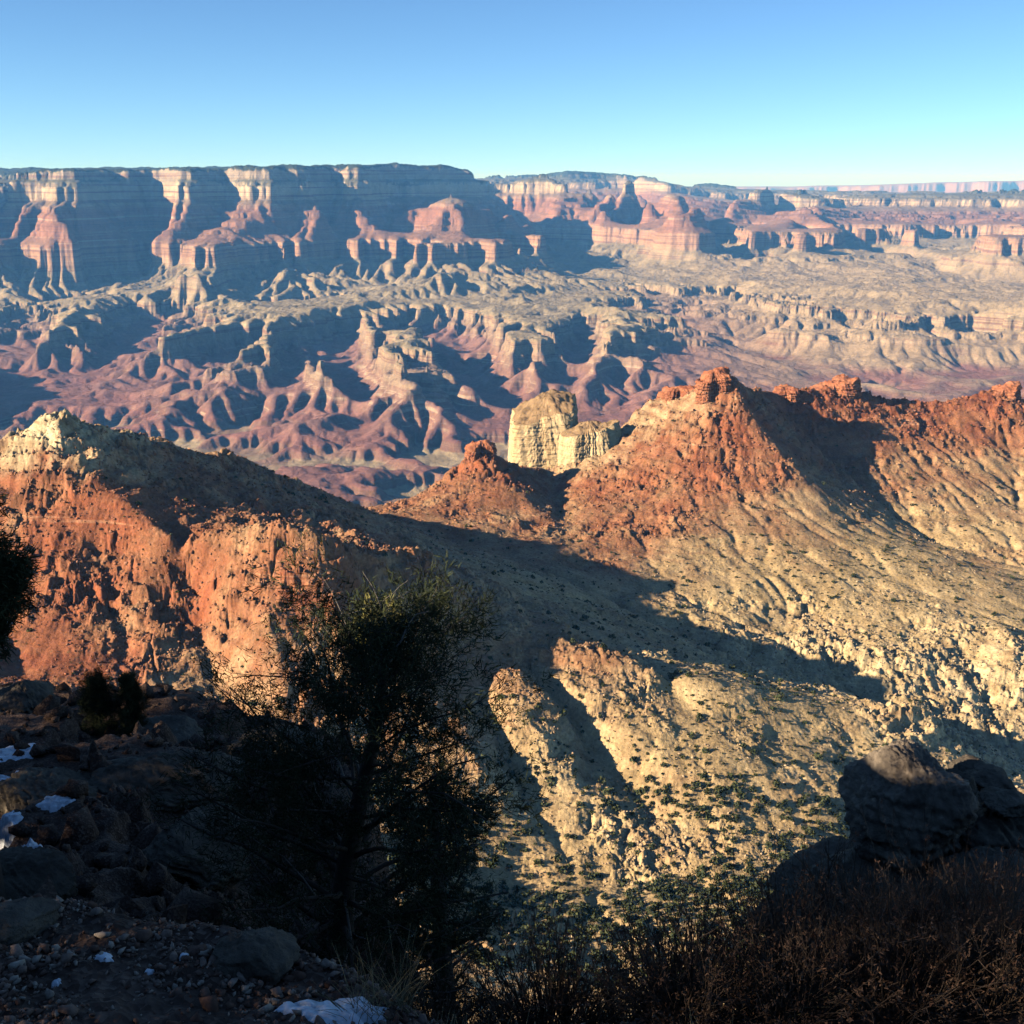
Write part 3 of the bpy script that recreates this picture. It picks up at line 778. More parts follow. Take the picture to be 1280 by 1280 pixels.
keep = rng.uniform(0, 1, len(sx)) < np.clip(.25 + .5 * st_, 0, 1) * np.clip(1.2 - sr_, .15, 1) * np.clip(.7 + fbm(sx / 50, sy / 50, 3, 141), .1, 1.2)
sx, sy, szz = sx[keep], sy[keep], szz[keep]
ss = 0.5 * np.exp(rng.normal(0, .3, len(sx))) * (0.7 + sy / 1400)
v, f = scatter_mesh(SAGE, np.stack([sx, sy, szz], -1), ss, rng, True)
tag(mesh_np('sagebrush', v, f, M_SAGE, smooth=False, nside=3), kind='stuff')

# ---- the cream sandstone tower behind the middle ridge
def tower(name, cx, cy, outline, z0, z1, label, seed, cap=14.0, mat=None, cat='rock tower', bedh=5.0, beda=1.2, fine=.3):
    """a fluted rock tower: plan outline lofted upward, cracked walls, weathered sloping top"""
    n = 420; th = np.linspace(0, 2 * np.pi, n, endpoint=False)
    oa = np.array([q[0] for q in outline]) * RAD; orr = np.array([q[1] for q in outline])
    base = np.interp(th, np.append(oa, oa[0] + 2 * np.pi), np.append(orr, orr[0]))
    k = np.ones(25) / 25; base = np.convolve(np.concatenate([base[-40:], base, base[:40]]), k, 'same')[40:-40]
    lev = np.concatenate([np.linspace(0, .80, 90), np.linspace(.81, 1.0, 24)])
    crown = np.concatenate([np.linspace(.96, .02, 26)])
    rows, zs = [], []
    for l in lev:
        ex = 1.12 - .10 * l - np.clip(l - .82, 0, 1) ** 1.6 * 3.2 * (0.25)
        rows.append(base * ex); zs.append(z0 + (z1 - cap - z0) * l + (np.cos(th) * .26 + np.sin(th) * .12) * base * l ** 3)
    last = rows[-1]
    for c in crown:
        rows.append(last * c); zs.append(np.full(n, z1 - cap) + cap * (1 - c ** 1.7) + np.cos(th) * c * base * .26 + np.sin(th) * c * base * .12)
    Rr = np.array(rows); Zz = np.array(zs); T = np.tile(th, (len(Rr), 1))
    X = Rr * np.cos(T); Y = Rr * np.sin(T)
    arc = T * base.mean()
    fl = 5.0 * fbm(np.cos(T) * 1.6 + Zz / 260, np.sin(T) * 1.6, 3, seed) + 0.7 * fbm(np.cos(T) * 6, np.sin(T) * 6 + Zz / 16, 3, seed + 1, .6, True) + fine * fbm(np.cos(T) * 16, np.sin(T) * 16 + Zz / 4, 4, seed + 3) + beda * fbm(np.cos(T) * 2 + 5, Zz / bedh, 3, seed + 6)
    wall = np.clip(Rr / np.maximum(base, 1) * 1.4 - .2, 0, 1)
    X += np.cos(T) * fl * wall; Y += np.sin(T) * fl * wall
    Zz = Zz + (1 - np.clip(wall, 0, 1)) * 2.0 + 3.6 * fbm(X / 16, Y / 16, 4, seed + 9) * (Zz > z1 - cap * 1.5) + 6 * gnoise(X / 40, Y / 40, seed + 2) * (Zz > z1 - cap * 2.0)
    v = np.stack([X + cx, Y + cy, Zz], -1).reshape(-1, 3)
    nr_ = len(Rr); i = np.arange(nr_ - 1)[:, None] * n; j = np.arange(n)[None]; j2 = (j + 1) % n
    f = np.stack([i + j, i + j2, i + n + j2, i + n + j], -1).reshape(-1, 4)
    o = mesh_np(name, v, f, mat or M_CREAM)
    return tag(o, label, cat)
def cream_material():
    m = NT('cream_sandstone')
    st = m.noise(1.0, 4, .6, vec=m.scaled((.035, .035, .006)))
    c = m.ramp(st, [(.3, (.50, .35, .185)), (.5, (.56, .41, .23)), (.7, (.44, .29, .145))])
    nz = m.normal_z()
    c = m.mix(m.rng(nz, .30, .62), c, (.25, .16, .085))
    tuft = m.rng(m.voronoi(0.22), .12, .26, 1, 0)
    c = m.mix(m.math('MULTIPLY', tuft, m.rng(nz, .6, .8)), c, (.08, .08, .04))
    m.color(m.varied(c, .2, .12)); m.bump(m.noise(.5, 6, .7), .7, 1.2); return m.m
M_CREAM = cream_material()
tc = P(680, 560, 1650)
tower('rock_tower', tc[0], tc[1], [(0, 44), (25, 50), (60, 58), (100, 60), (135, 60), (160, 46), (195, 47), (225, 58), (255, 44), (285, 46), (310, 58), (340, 46)], P(676, 600, 1600)[2], P(690, 497, 1650)[2],
      'tall cream sandstone tower with a dark weathered cap behind the red ridge', 301, 15.0)
tc = P(736, 560, 1590)
tower('rock_tower', tc[0], tc[1], [(0, 44), (40, 26), (90, 22), (140, 26), (180, 40), (230, 24), (270, 16), (310, 22)], P(738, 600, 1600)[2], P(738, 531, 1590)[2],
      'low cream fluted rock wall joining the tall tower to the middle ridge', 333, 5.0)

def red_material():
    m = NT('red_sandstone')
    bed = m.noise(1.0, 4, .65, vec=m.scaled((.012, .012, .35)))
    c = m.ramp(bed, [(.3, (.22, .07, .035)), (.5, (.34, .125, .06)), (.7, (.42, .19, .10))])
    m.color(m.varied(c, .3, .15)); m.bump(m.noise(.5, 7, .7), .9, 1.5); return m.m
M_RED = red_material()
def knob(px, py0, py1, y, w, d, label, seed):
    """a blocky red outcrop standing on the ridge crest"""
    a, b = P(px, py0, y), P(px, py1, y); r = np.random.default_rng(seed)
    tower('rock_outcrop', a[0], y, [(k * 30, (w * abs(math.cos(k * 30 * RAD)) + d * abs(math.sin(k * 30 * RAD))) * r.uniform(.55, 1.25)) for k in range(12)], a[2], b[2], label, seed, (b[2] - a[2]) * .12, M_RED, 'rock outcrop', 3.0, 2.2, .9)
knob(890, 508, 464, 1588, 19, 14, 'blocky red knob crowning the highest point of the middle ridge', 411)
knob(846, 508, 486, 1630, 24, 14, 'low orange outcrop on the crest just left of the highest red knob', 413)
knob(602, 580, 553, 1503, 14, 10, 'small dark red knob on the lone peak left of the cream tower', 415)
knob(1040, 494, 478, 1762, 34, 12, 'long low red ledge on the crest of the right hand ridge', 417)
knob(1253, 502, 484, 1798, 20, 12, 'small red knob on the ridge crest close to the right edge', 419)
knob(980, 500, 485, 1715, 22, 10, 'short red ledge on the crest right of the shadowed slope', 421)

# ================================================================== THE RIM UNDER THE CAMERA
def prof(y, pts):
    return np.interp(y, [p[0] for p in pts], [p[1] for p in pts])
def rim_height(x, y, detail=True):
    """gravel shoulder at the camera, falling to a shelf of ledges on the left, a shelf on the right, a plunge between"""
    az = x / np.maximum(np.abs(y), 0.8)
    warp = np.interp(az, [-1.2, -.44, -.30, -.235, -.16, -.1, .1, .5], [1.05, 1.04, 1.0, .97, .93, .89, .9, .95])
    ye = y / warp
    left = prof(ye, [(-60, 3), (-12, -.3), (0, -1.7), (2.8, -2.33), (3.38, -2.45), (3.9, -3.2), (5.2, -4.6), (9.0, -6.75), (14, -8.5), (20, -10.3), (23, -11.1), (25, -12.6), (27, -21), (60, -60)])
    mid = prof(ye, [(-60, 3), (-12, -.3), (0, -1.7), (2.8, -2.33), (3.3, -2.5), (4, -3.4), (9, -8.2), (14, -14), (30, -34), (60, -70)])
    right = prof(ye, [(-60, 3), (-12, -.3), (0, -1.7), (2.8, -2.33), (3.3, -2.5), (4, -3.3), (8.0, -7.0), (10.5, -8.2), (13.5, -8.8), (15.5, -9.6), (17, -15), (60, -70)])
    wl = np.clip((-az - 0.02) / 0.14, 0, 1); wl = wl * wl * (3 - 2 * wl)
    wr = np.clip((az - 0.18) / 0.10, 0, 1); wr = wr * wr * (3 - 2 * wr)
    z = mid * (1 - wl) * (1 - wr) + left * wl + right * wr
    kd = np.hypot(x + 12.9, y - 5.8) / 3.3                 # rocky knoll added out of view on the left, shaped to shade the foreground
    z = z + (np.maximum(z, -.38) - z) * np.exp(-kd ** 6)
    kd = np.hypot(x + 12.06, y - 3.5) / 2.1  # second unseen knoll, added to shade the tall conifer's lower crown
    z = z + (np.maximum(z, .25) - z) * np.exp(-kd ** 6)
    if detail:
        d = np.hypot(x, y)
        far_ = np.clip((d - 3) / 6, 0, 1)
        z = z + far_ * (0.9 * fbm(x / 5.0, y / 5.0, 4, 401) * np.clip((d - 6) / 8, 0, 1) + .22 * fbm(x / 1.4, y / 1.4, 4, 405, .55, True))
        # ledges on the shelves
        per = 1.1; w = z + .35 * fbm(x / 4, y / 4, 3, 410); fr = w / per - np.floor(w / per)
        st = np.where(fr < .7, fr * .25, .175 + (fr - .7) * 2.75)
        z = z + (st - fr) * per * np.clip((d - 7) / 5, 0, 1)
        z = z + .030 * fbm(x / .35, y / .35, 3, 420) + .012 * fbm(x / .05, y / .05, 2, 422)
    return z
gx, gy, nr3, nc3 = polar(-36 * RAD, 36 * RAD, 1 / 420, 1.2, 70, 0.0042, np.arange(-179.5, -36, 1.0) * RAD)
g2x, g2y, nr4, nc4 = polar(36 * RAD, 180.5 * RAD, 1.0 * RAD, 1.2, 70, 0.05)
def rim_material():
    m = NT('rim_rock')
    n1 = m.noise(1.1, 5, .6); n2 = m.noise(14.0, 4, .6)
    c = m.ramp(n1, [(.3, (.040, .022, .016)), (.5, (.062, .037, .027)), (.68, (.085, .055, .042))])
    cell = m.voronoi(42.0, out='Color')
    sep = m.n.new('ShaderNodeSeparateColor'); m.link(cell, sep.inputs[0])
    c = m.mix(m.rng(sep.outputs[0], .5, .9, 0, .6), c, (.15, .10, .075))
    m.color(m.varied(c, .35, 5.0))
    m.bump(m.math('ADD', n2, m.voronoi(42.0)), .6, .02)
    return m.m
M_RIM = rim_material()
v1 = np.stack([gx, gy, rim_height(gx, gy)], -1).reshape(-1, 3)
v2 = np.stack([g2x, g2y, rim_height(g2x, g2y)], -1).reshape(-1, 3)
# a cap closes the ground under the camera
ca = np.arange(0, 360, 3) * RAD
cv_ = np.array([[0.0, 0.0, -1.7]] + [[1.25 * math.sin(a), 1.25 * math.cos(a), float(rim_height(np.array([1.25 * math.sin(a)]), np.array([1.25 * math.cos(a)]))[0]) - .01] for a in ca])
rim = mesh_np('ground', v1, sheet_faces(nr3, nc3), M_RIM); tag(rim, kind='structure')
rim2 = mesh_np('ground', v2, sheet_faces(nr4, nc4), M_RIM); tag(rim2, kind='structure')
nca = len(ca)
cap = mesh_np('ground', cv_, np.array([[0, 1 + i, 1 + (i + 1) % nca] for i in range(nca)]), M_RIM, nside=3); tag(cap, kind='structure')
def rz(x, y): return float(rim_height(np.array([float(x)]), np.array([float(y)]))[0])
def onrim(px, py, y0=2.2, y1=45.0):
    """the rim ground seen at a photo pixel"""
    d = np.array(P(px, py, 1.0)); t = np.exp(np.linspace(math.log(y0), math.log(y1), 1500))
    zz = rim_height(d[0] * t, t); k = np.argmax(zz >= d[2] * t)
    return np.array([d[0] * t[k], t[k], zz[k]])

# gravel on the shoulder
rg = np.random.default_rng(77)
n = 52000
yy = rg.uniform(2.2, 4.0, n); xx = yy * rg.uniform(-.62, .34, n)
dens = np.clip(.45 + .8 * fbm(xx / .5, yy / .5, 3, 430), .05, 1) * np.where(xx / yy > -.1, .6, 1)
k = rg.uniform(0, 1, n) < dens; xx, yy = xx[k], yy[k]
ss_ = np.clip(0.0085 * np.exp(rg.normal(0, .55, len(xx))), .004, .05)
v, f = scatter_mesh(ROCKS, np.stack([xx, yy, rim_height(xx, yy) + ss_ * .25], -1), ss_, rg)
def stone_material():
    m = NT('limestone_gravel'); r = m.n.new('ShaderNodeNewGeometry').outputs['Random Per Island']
    c = m.ramp(r, [(0, (.10, .05, .034)), (.35, (.15, .09, .065)), (.7, (.22, .15, .115)), (1, (.34, .27, .21))])
    m.color(m.varied(c, .25, 60.0)); m.bump(m.noise(120, 4), .4, .004); return m.m
tag(mesh_np('gravel', v, f, stone_material(), smooth=False, nside=3), kind='stuff')
# bigger loose stones on the left shelf
n = 2600
yy = rg.uniform(4.2, 24, n); xx = yy * rg.uniform(-.60, -.06, n)
ss_ = np.clip(.07 * np.exp(rg.normal(0, .7, n)), .02, .45)
v, f = scatter_mesh(ROCKS, np.stack([xx, yy, rim_height(xx, yy) + ss_ * .2], -1), ss_, rg)
tag(mesh_np('rubble', v, f, M_RIM, smooth=False, nside=3), kind='stuff')

# ---- boulders
def boulder_mesh(seed, dims, bed=.16, cuts=12, sub=6, flat=None):
    r = np.random.default_rng(seed); v, f = ico(sub); v = v.copy()
    pl = r.normal(size=(cuts, 3)); pl /= np.linalg.norm(pl, axis=1)[:, None]
    for nrm in pl:
        off = r.uniform(.62, .86); d = v @ nrm; v -= np.maximum(d - off, 0)[:, None] * nrm * .92
    if flat:
        nrm = np.array([.12, -.10, 1.0]); nrm /= np.linalg.norm(nrm); v -= np.maximum(v @ nrm - flat, 0)[:, None] * nrm
    d = v / np.linalg.norm(v, axis=1)[:, None]
    a, b = v[:, 0] + .6 * v[:, 2] + seed, v[:, 1] - .5 * v[:, 2]
    v = v * (1 + .10 * fbm(a * 1.6, b * 1.6, 4, seed) + .065 * fbm(a * 7, b * 7, 4, seed + 3, .6, True))[:, None]
    v *= np.array(dims)
    # bedding: hard and soft layers
    zz = v[:, 2] + .05 * fbm(v[:, 0] / .6, v[:, 1] / .6, 3, seed + 7)
    lay = 1.5 * gnoise(zz / bed, zz * 0 + seed * 1.7, seed + 9) + .5 * gnoise(zz / bed * 2.7, zz * 0 + seed * .7, seed + 11)
    v[:, :2] *= (1 + .085 * lay)[:, None]
    v += d * (.018 * fbm(a * 22, b * 22, 3, seed + 13))[:, None] * max(dims) * .6
    return v, f
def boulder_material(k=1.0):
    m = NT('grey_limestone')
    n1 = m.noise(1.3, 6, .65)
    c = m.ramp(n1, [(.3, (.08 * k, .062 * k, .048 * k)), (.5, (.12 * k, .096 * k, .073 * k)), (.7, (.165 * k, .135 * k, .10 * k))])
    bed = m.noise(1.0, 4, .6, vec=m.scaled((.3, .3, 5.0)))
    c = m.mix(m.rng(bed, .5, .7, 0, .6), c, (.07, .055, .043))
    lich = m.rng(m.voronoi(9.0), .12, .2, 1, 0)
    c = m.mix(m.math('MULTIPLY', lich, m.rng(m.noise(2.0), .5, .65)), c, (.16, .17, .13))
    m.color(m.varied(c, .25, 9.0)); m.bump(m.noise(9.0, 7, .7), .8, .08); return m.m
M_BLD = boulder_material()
M_PALE = boulder_material(2.0)  # lighter copy of the limestone, the sunlit boulder's brightness put into its colour
def boulder(px, py, y, dims, seed, label, rot=(0, 0, 0), bed=.16, sub=6, flat=None, mat=None):
    v, f = boulder_mesh(seed, dims, bed, sub=sub, flat=flat)
    o = mesh_np('boulder', v, f, mat or M_BLD, nside=3)
    o.location = P(px, py, y); o.rotation_euler = rot
    return tag(o, label, 'boulder')
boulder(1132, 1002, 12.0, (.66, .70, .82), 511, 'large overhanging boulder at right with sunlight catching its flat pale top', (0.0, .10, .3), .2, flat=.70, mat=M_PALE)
boulder(1240, 1062, 12.4, (.92, .85, .62), 523, 'broad dark layered boulder behind the overhanging one at the right edge', (0, .1, -.2), .2)
boulder(1228, 1120, 11.2, (.72, .6, .62), 531, 'rounded grey boulder below the overhanging one at the right edge', (0, -.25, .5), .25)
boulder(1235, 978, 12.6, (.34, .30, .15), 541, 'flat slab of stone on top of the dark layered boulder', (.1, .15, .2), .08, 5)
boulder(1212, 962, 12.9, (.20, .22, .13), 547, 'small broken stone piled behind the flat slab', (.2, -.2, .9), .08, 5)
boulder(1196, 985, 12.2, (.22, .20, .20), 549, 'small angular stone wedged beside the overhanging boulder', (.3, .5, .2), .1, 5)
boulder(1262, 1003, 12.1, (.30, .3, .14), 557, 'thin pale slab leaning below the flat slab at the right edge', (0, .2, -.3), .07, 5)
boulder(1040, 1092, 12.6, (.72, .7, .26), 563, 'low dark rock slab with a sunlit rim under the overhanging boulder', (0, -.06, .2), .09, flat=.6)
boulder(1130, 1148, 11.6, (1.1, .9, .75), 569, 'dark bedrock block supporting the overhanging boulder', (0, 0, .1), .25)
boulder(1000, 1140, 12.2, (.55, .5, .30), 571, 'dark sloping bedrock block left of the supporting block', (0, -.15, .6), .12, flat=.6)
boulder(1290, 1180, 10.6, (1.0, .8, .9), 577, 'dark bedrock block filling the lower right corner behind the dry brush', (0, .1, .6), .3)
boulder(28, 880, 21.5, (.72, .8, .42), 601, 'layered square rock block on the dark ledge at the left edge', (0, .03, .2), .13)
boulder(246, 905, 20.5, (.40, .5, .26), 607, 'small squarish rock on the crest of the dark left ledge', (0, -.1, .3), .15)
boulder(195, 925, 19.5, (1.0, .9, .30), 611, 'broad flat slab along the crest of the dark left ledge', (0, .05, -.2), .1)
boulder(350, 945, 19.0, (.9, .8, .45), 613, 'dark rock ledge end behind the tall conifer', (0, .05, .4), .15)
boulder(60, 1010, 14.5, (.8, .7, .5), 617, 'snow dusted dark boulder on the left shelf', (0, .1, .5), .2)
boulder(200, 985, 15.5, (1.2, .9, .55), 619, 'long layered dark rock face below the left ledge crest', (0, .02, .1), .16)
boulder(250, 1065, 11.5, (.7, .6, .45), 631, 'rounded dark boulder low on the left shelf', (0, -.1, .8), .2)
boulder(20, 1110, 7.6, (.42, .4, .22), 641, 'dark squared boulder at the left edge above the gravel', (0, 0, .3), .15)
bb = onrim(322, 1205); v, f = boulder_mesh(651, (.13, .12, .10), .05, sub=5)
o = mesh_np('boulder', v, f, M_BLD, nside=3); o.location = (bb[0], bb[1], bb[2] + .02); tag(o, 'pale crusted rock lump at the end of the gravel shoulder', 'boulder')
bb = onrim(15, 1160); v, f = boulder_mesh(653, (.14, .12, .07), .05, sub=5)
o = mesh_np('boulder', v, f, M_BLD, nside=3); o.location = (bb[0], bb[1], bb[2] + .02); tag(o, 'dark low rock at the left end of the gravel shoulder', 'boulder')

# ---- snow
def snow_material():
    m = NT('old_snow'); m.b.inputs['Roughness'].default_value = .6
    m.color(m.ramp(m.noise(20, 5), [(.3, (.42, .43, .46)), (.6, (.72, .74, .78))])); m.bump(m.noise(40, 5, .6), .5, .02); return m.m
M_SNOW = snow_material()
def snow(px, py, w, d, seed, label, th=.02):
    """a thin melting patch with a ragged edge, lying on the ground"""
    c = onrim(px, py); r = np.random.default_rng(seed); n, rings = 60, 14
    a = np.linspace(0, 2 * np.pi, n, endpoint=False)
    rag = 1 + .38 * fbm(np.cos(a) * 1.6 + seed, np.sin(a) * 1.6, 4, seed)
    V = []
    for i in range(rings):
        q = i / (rings - 1)
        X = c[0] + np.cos(a) * rag * w * q; Y = c[1] + np.sin(a) * rag * d * q
        V.append(np.stack([X, Y, rim_height(X, Y) + th * (1 - q ** 3) * (1 + .5 * fbm(X / .08, Y / .08, 2, seed)) - .012 * q ** 6], -1))
    V = np.concatenate(V); i = np.arange(rings - 1)[:, None] * n; j = np.arange(n)[None]; j2 = (j + 1) % n
    F = np.stack([i + j, i + n + j, i + n + j2, i + j2], -1).reshape(-1, 4)
    return tag(mesh_np('snow_patch', V, F, M_SNOW), label, 'snow patch')
snow(425, 1268, .155, .085, 1, 'largest patch of melting snow, at the bottom edge beside the gravel', .03)
snow(365, 1262, .06, .03, 2, 'narrow snow patch just left of the largest snow patch', .015)
snow(548, 1270, .05, .05, 3, 'snow patch at the bottom edge half hidden by dry grass', .02)
snow(130, 1198, .032, .022, 4, 'small snow fleck on the gravel shoulder, nearest the left edge of the upper pair', .012)
snow(231, 1196, .018, .03, 5, 'small snow fleck near the upper right of the gravel shoulder', .012)
snow(70, 1230, .02, .014, 6, 'tiny snow fleck lowest on the gravel at left', .01)
snow(187, 1217, .016, .016, 7, 'tiny bluish snow fleck in the middle of the gravel shoulder', .01)
snow(24, 982, .42, .36, 8, 'brightest snow patch among the dark rocks of the left shelf', .06)
snow(70, 1004, .22, .22, 9, 'snow patch beside the dark boulder on the left shelf', .05)
snow(18, 945, .45, .5, 10, 'thin streak of snow high on the left shelf at the left edge', .05)
snow(10, 1040, .2, .3, 11, 'thin snow patch low on the left shelf at the left edge', .05)
snow(14, 1080, .3, .14, 12, 'snow strip above the squared boulder at the left edge', .04)
snow(45, 1062, .14, .12, 13, 'small snow patch between rocks low on the left shelf', .04)

# ---- conifers
def tube(path, rad, n=7):
    path = np.asarray(path, float); rad = np.asarray(rad, float); t = np.gradient(path, axis=0)
    t /= np.maximum(np.linalg.norm(t, axis=1)[:, None], 1e-9)
    ref = np.where(np.abs(t[:, 2:3]) > .9, np.array([[1., 0, 0]]), np.array([[0, 0, 1.]]))
    a = np.cross(t, ref); a /= np.linalg.norm(a, axis=1)[:, None]; b = np.cross(t, a)
    th = np.linspace(0, 2 * np.pi, n, endpoint=False)
    V = path[:, None] + rad[:, None, None] * (np.cos(th)[None, :, None] * a[:, None] + np.sin(th)[None, :, None] * b[:, None])
    m = len(path); i = np.arange(m - 1)[:, None] * n; j = np.arange(n)[None]; j2 = (j + 1) % n
    return V.reshape(-1, 3), np.stack([i + j, i + j2, i + n + j2, i + n + j], -1).reshape(-1, 4)
class Acc:
    def __init__(s): s.V, s.F, s.o = [], [], 0
    def add(s, v, f): s.V.append(v); s.F.append(f + s.o); s.o += len(v)
    def out(s): return np.concatenate(s.V), np.concatenate(s.F)
def limb(rg, p, d, L, r0, droop=0.0, n=7, wig=.12):
    pts = [np.array(p)]; d = d / np.linalg.norm(d)
    for i in range(n):
        d = d + rg.normal(0, wig, 3) + np.array([0, 0, -droop]); d /= np.linalg.norm(d)
        pts.append(pts[-1] + d * L / n)
    return np.array(pts), np.linspace(r0, r0 * .25, n + 1), d
def needles(rg, centres, dirs, per, length, width):
    """tufts of flat needles around each twig end"""
    n = len(centres) * per
    c = np.repeat(centres, per, 0) + rg.normal(0, length * .45, (n, 3)); d = np.repeat(dirs, per, 0) + rg.normal(0, .75, (n, 3))
    d /= np.linalg.norm(d, axis=1)[:, None]
    s_ = np.cross(d, rg.normal(size=(n, 3))); s_ /= np.linalg.norm(s_, axis=1)[:, None]
    L = (length * rg.uniform(.6, 1.2, n))[:, None]; w = width * .5
    V = np.stack([c - s_ * w, c + s_ * w, c + d * L + s_ * w * .3, c + d * L - s_ * w * .3], 1).reshape(-1, 3)
    return V, np.arange(n * 4).reshape(-1, 4)
def bark_mat(name, c1, c2):
    m = NT(name); m.color(m.mix(m.noise(18, 4, .6, vec=m.scaled((1, 1, .2))), c1, c2)); m.bump(m.noise(40, 4), .6, .01); return m.m
M_BARK = bark_mat('conifer_bark', (.05, .038, .03), (.13, .10, .08))
M_GREY = bark_mat('dead_wood', (.16, .13, .11), (.30, .26, .22))
M_NEED = leaf_mat('pine_needles', (.020, .028, .012), (.045, .052, .022), 3.0)
M_TIP = leaf_mat('sunlit_needles', (.16, .15, .04), (.24, .21, .07), 6.0)  # brighter yellow green copy of the needles, sunlight put into the colour
def conifer(name, loc, H, W, seed, label, tufts=5200, shape=1.0, needle=.075, dead=True, group=None, t0=.10):
    rg = np.random.default_rng(seed)
    root = bpy.data.objects.new(name, None); COL.objects.link(root); root.location = loc
    tag(root, label, 'conifer tree', group)
    A = Acc(); D = Acc(); C, Dr = [], []
    top = np.array([rg.normal(0, .12) * W, rg.normal(0, .12) * W, H])
    tp = np.array([np.array([0, 0, -.5]) * (1 - t) + top * t + np.array([math.sin(t * 5 + seed), math.cos(t * 4 + seed), 0]) * .05 * W for t in np.linspace(0, 1, 14)])
    A.add(*tube(tp, np.linspace(.045 * H, .010 * H, 14), 9))
    nl = 64
    for i in range(nl):
        t = t0 + (.98 - t0) * (i + .5) / nl
        p = tp[int(t * 13)] * (1 - (t * 13) % 1) + tp[min(13, int(t * 13) + 1)] * ((t * 13) % 1)
        a = i * 2.4 + rg.normal(0, .4)
        u = (t - t0) / (1 - t0); env = (math.sin(math.pi * min(1, (u * .74 + .24))) ** .8) * shape
        L = W * (.35 + .65 * env) * rg.uniform(.6, 1.12)
        d = np.array([math.cos(a), math.sin(a), .15 + .9 * t + rg.normal(0, .15)])
        pts, rad, dl = limb(rg, p, d, L, .010 * H * (1.2 - t), .02)
        A.add(*tube(pts, rad, 5))
        for k in range(9):
            q = rg.uniform(.30, 1.0); b = pts[min(7, int(q * 7))]
            dd = dl + rg.normal(0, .8, 3); tp2, r2, d2 = limb(rg, b, dd, L * rg.uniform(.18, .42), .004, .0, 4, .2)
            A.add(*tube(tp2, r2 * .9, 3))
            for w in range(max(1, int(tufts / (nl * 9)))):
                s_ = rg.uniform(.25, 1.05); C.append(tp2[0] * (1 - s_) + tp2[-1] * s_ + rg.normal(0, .05 * W, 3)); Dr.append(d2)
        if dead and i % 5 == 0:
            pts, rad, _ = limb(rg, p, d + rg.normal(0, .5, 3), L * 1.2, .006 * H * .6, .0, 8, .25); D.add(*tube(pts, rad, 4))
            for k in range(3):
                pt2, r2, _ = limb(rg, pts[4 + k], d + rg.normal(0, 1, 3), L * .35, .003, 0, 5, .3); D.add(*tube(pt2, r2, 3))
    v, f = A.out(); mesh_np('trunk', v, f, M_BARK, root)
    v, f = needles(rg, np.array(C), np.array(Dr), 13, needle, needle * .12); mesh_np('crown', v, f, M_NEED, root, smooth=False)
    if dead:
        v, f = D.out(); mesh_np('dead_branch', v, f, M_GREY, root)
    return root
tb = P(428, 1215, 9.0)
tall = conifer('conifer_tree', (tb[0], tb[1], rz(tb[0], tb[1])), -3.62 - rz(tb[0], tb[1]), 1.85, 3, 'tall dark bushy conifer growing below the rim, left of centre', 5600, 1.0, .07)
# its topmost shoots reach the sunlight, which their needle colour also imitates
rgt = np.random.default_rng(9); A = Acc(); C, Dr = [], []
tip0 = np.array(P(455, 852, 8.9)) - np.array(tall.location)
for (qx, qy) in ((462, 745), (448, 772), (492, 752), (500, 770), (470, 800), (482, 790), (440, 812), (510, 820)):
    e = np.array(P(qx, qy, 8.9 + rgt.normal(0, .1))) - np.array(tall.location)
    pts = np.array([tip0 * (1 - t) + e * t + np.array([.03 * math.sin(3 * t), 0, -.05 * math.sin(math.pi * t)]) for t in np.linspace(0, 1, 8)])
    A.add(*tube(pts, np.linspace(.013, .004, 8), 5))
    for w in range(26): C.append(pts[-1] * 1.0 + (pts[-3] - pts[-1]) * rgt.uniform(0, 1.6) + rgt.normal(0, .022, 3)); Dr.append(pts[-1] - pts[-3])
v, f = A.out(); sh = mesh_np('leader_shoot', v, f, M_GREY, tall)
v, f = needles(rgt, np.array(C), np.array(Dr) * 4, 12, .05, .009); lt = mesh_np('lit_needles', v, f, M_TIP, tall, smooth=False)
tag(lt, 'yellow green sunlit tip needles')
conifer('conifer_tree', (P(-58, 800, 7.2)[0], 7.2, rz(P(-58, 800, 7.2)[0], 7.2)), P(0, 640, 7.2)[2] - rz(P(-58, 800, 7.2)[0], 7.2), .62, 5, 'dark rounded conifer cut off by the left edge of the picture', 14000, 1.05, .07, False, t0=.70)
for (qx, qy, h, w, sd, lb) in ((128, 925, 1.0, .42, 7, 'small dark conifer left of the pair on the ledge crest'), (172, 915, 1.15, .34, 8, 'small dark conifer right of the pair on the ledge crest'), (545, 1010, 2.4, .8, 12, 'dark conifer leaning out at the right foot of the tall conifer')):
    yq = 19.5 if qx < 300 else 10.5
    b = P(qx, qy, yq); zb = rz(b[0], b[1])
    conifer('conifer_tree', (b[0], b[1], zb), max(h, P(qx, (870 if qx < 300 else 985), yq)[2] - zb), w, sd, lb, 2600, 1.0, .06, qx > 300)
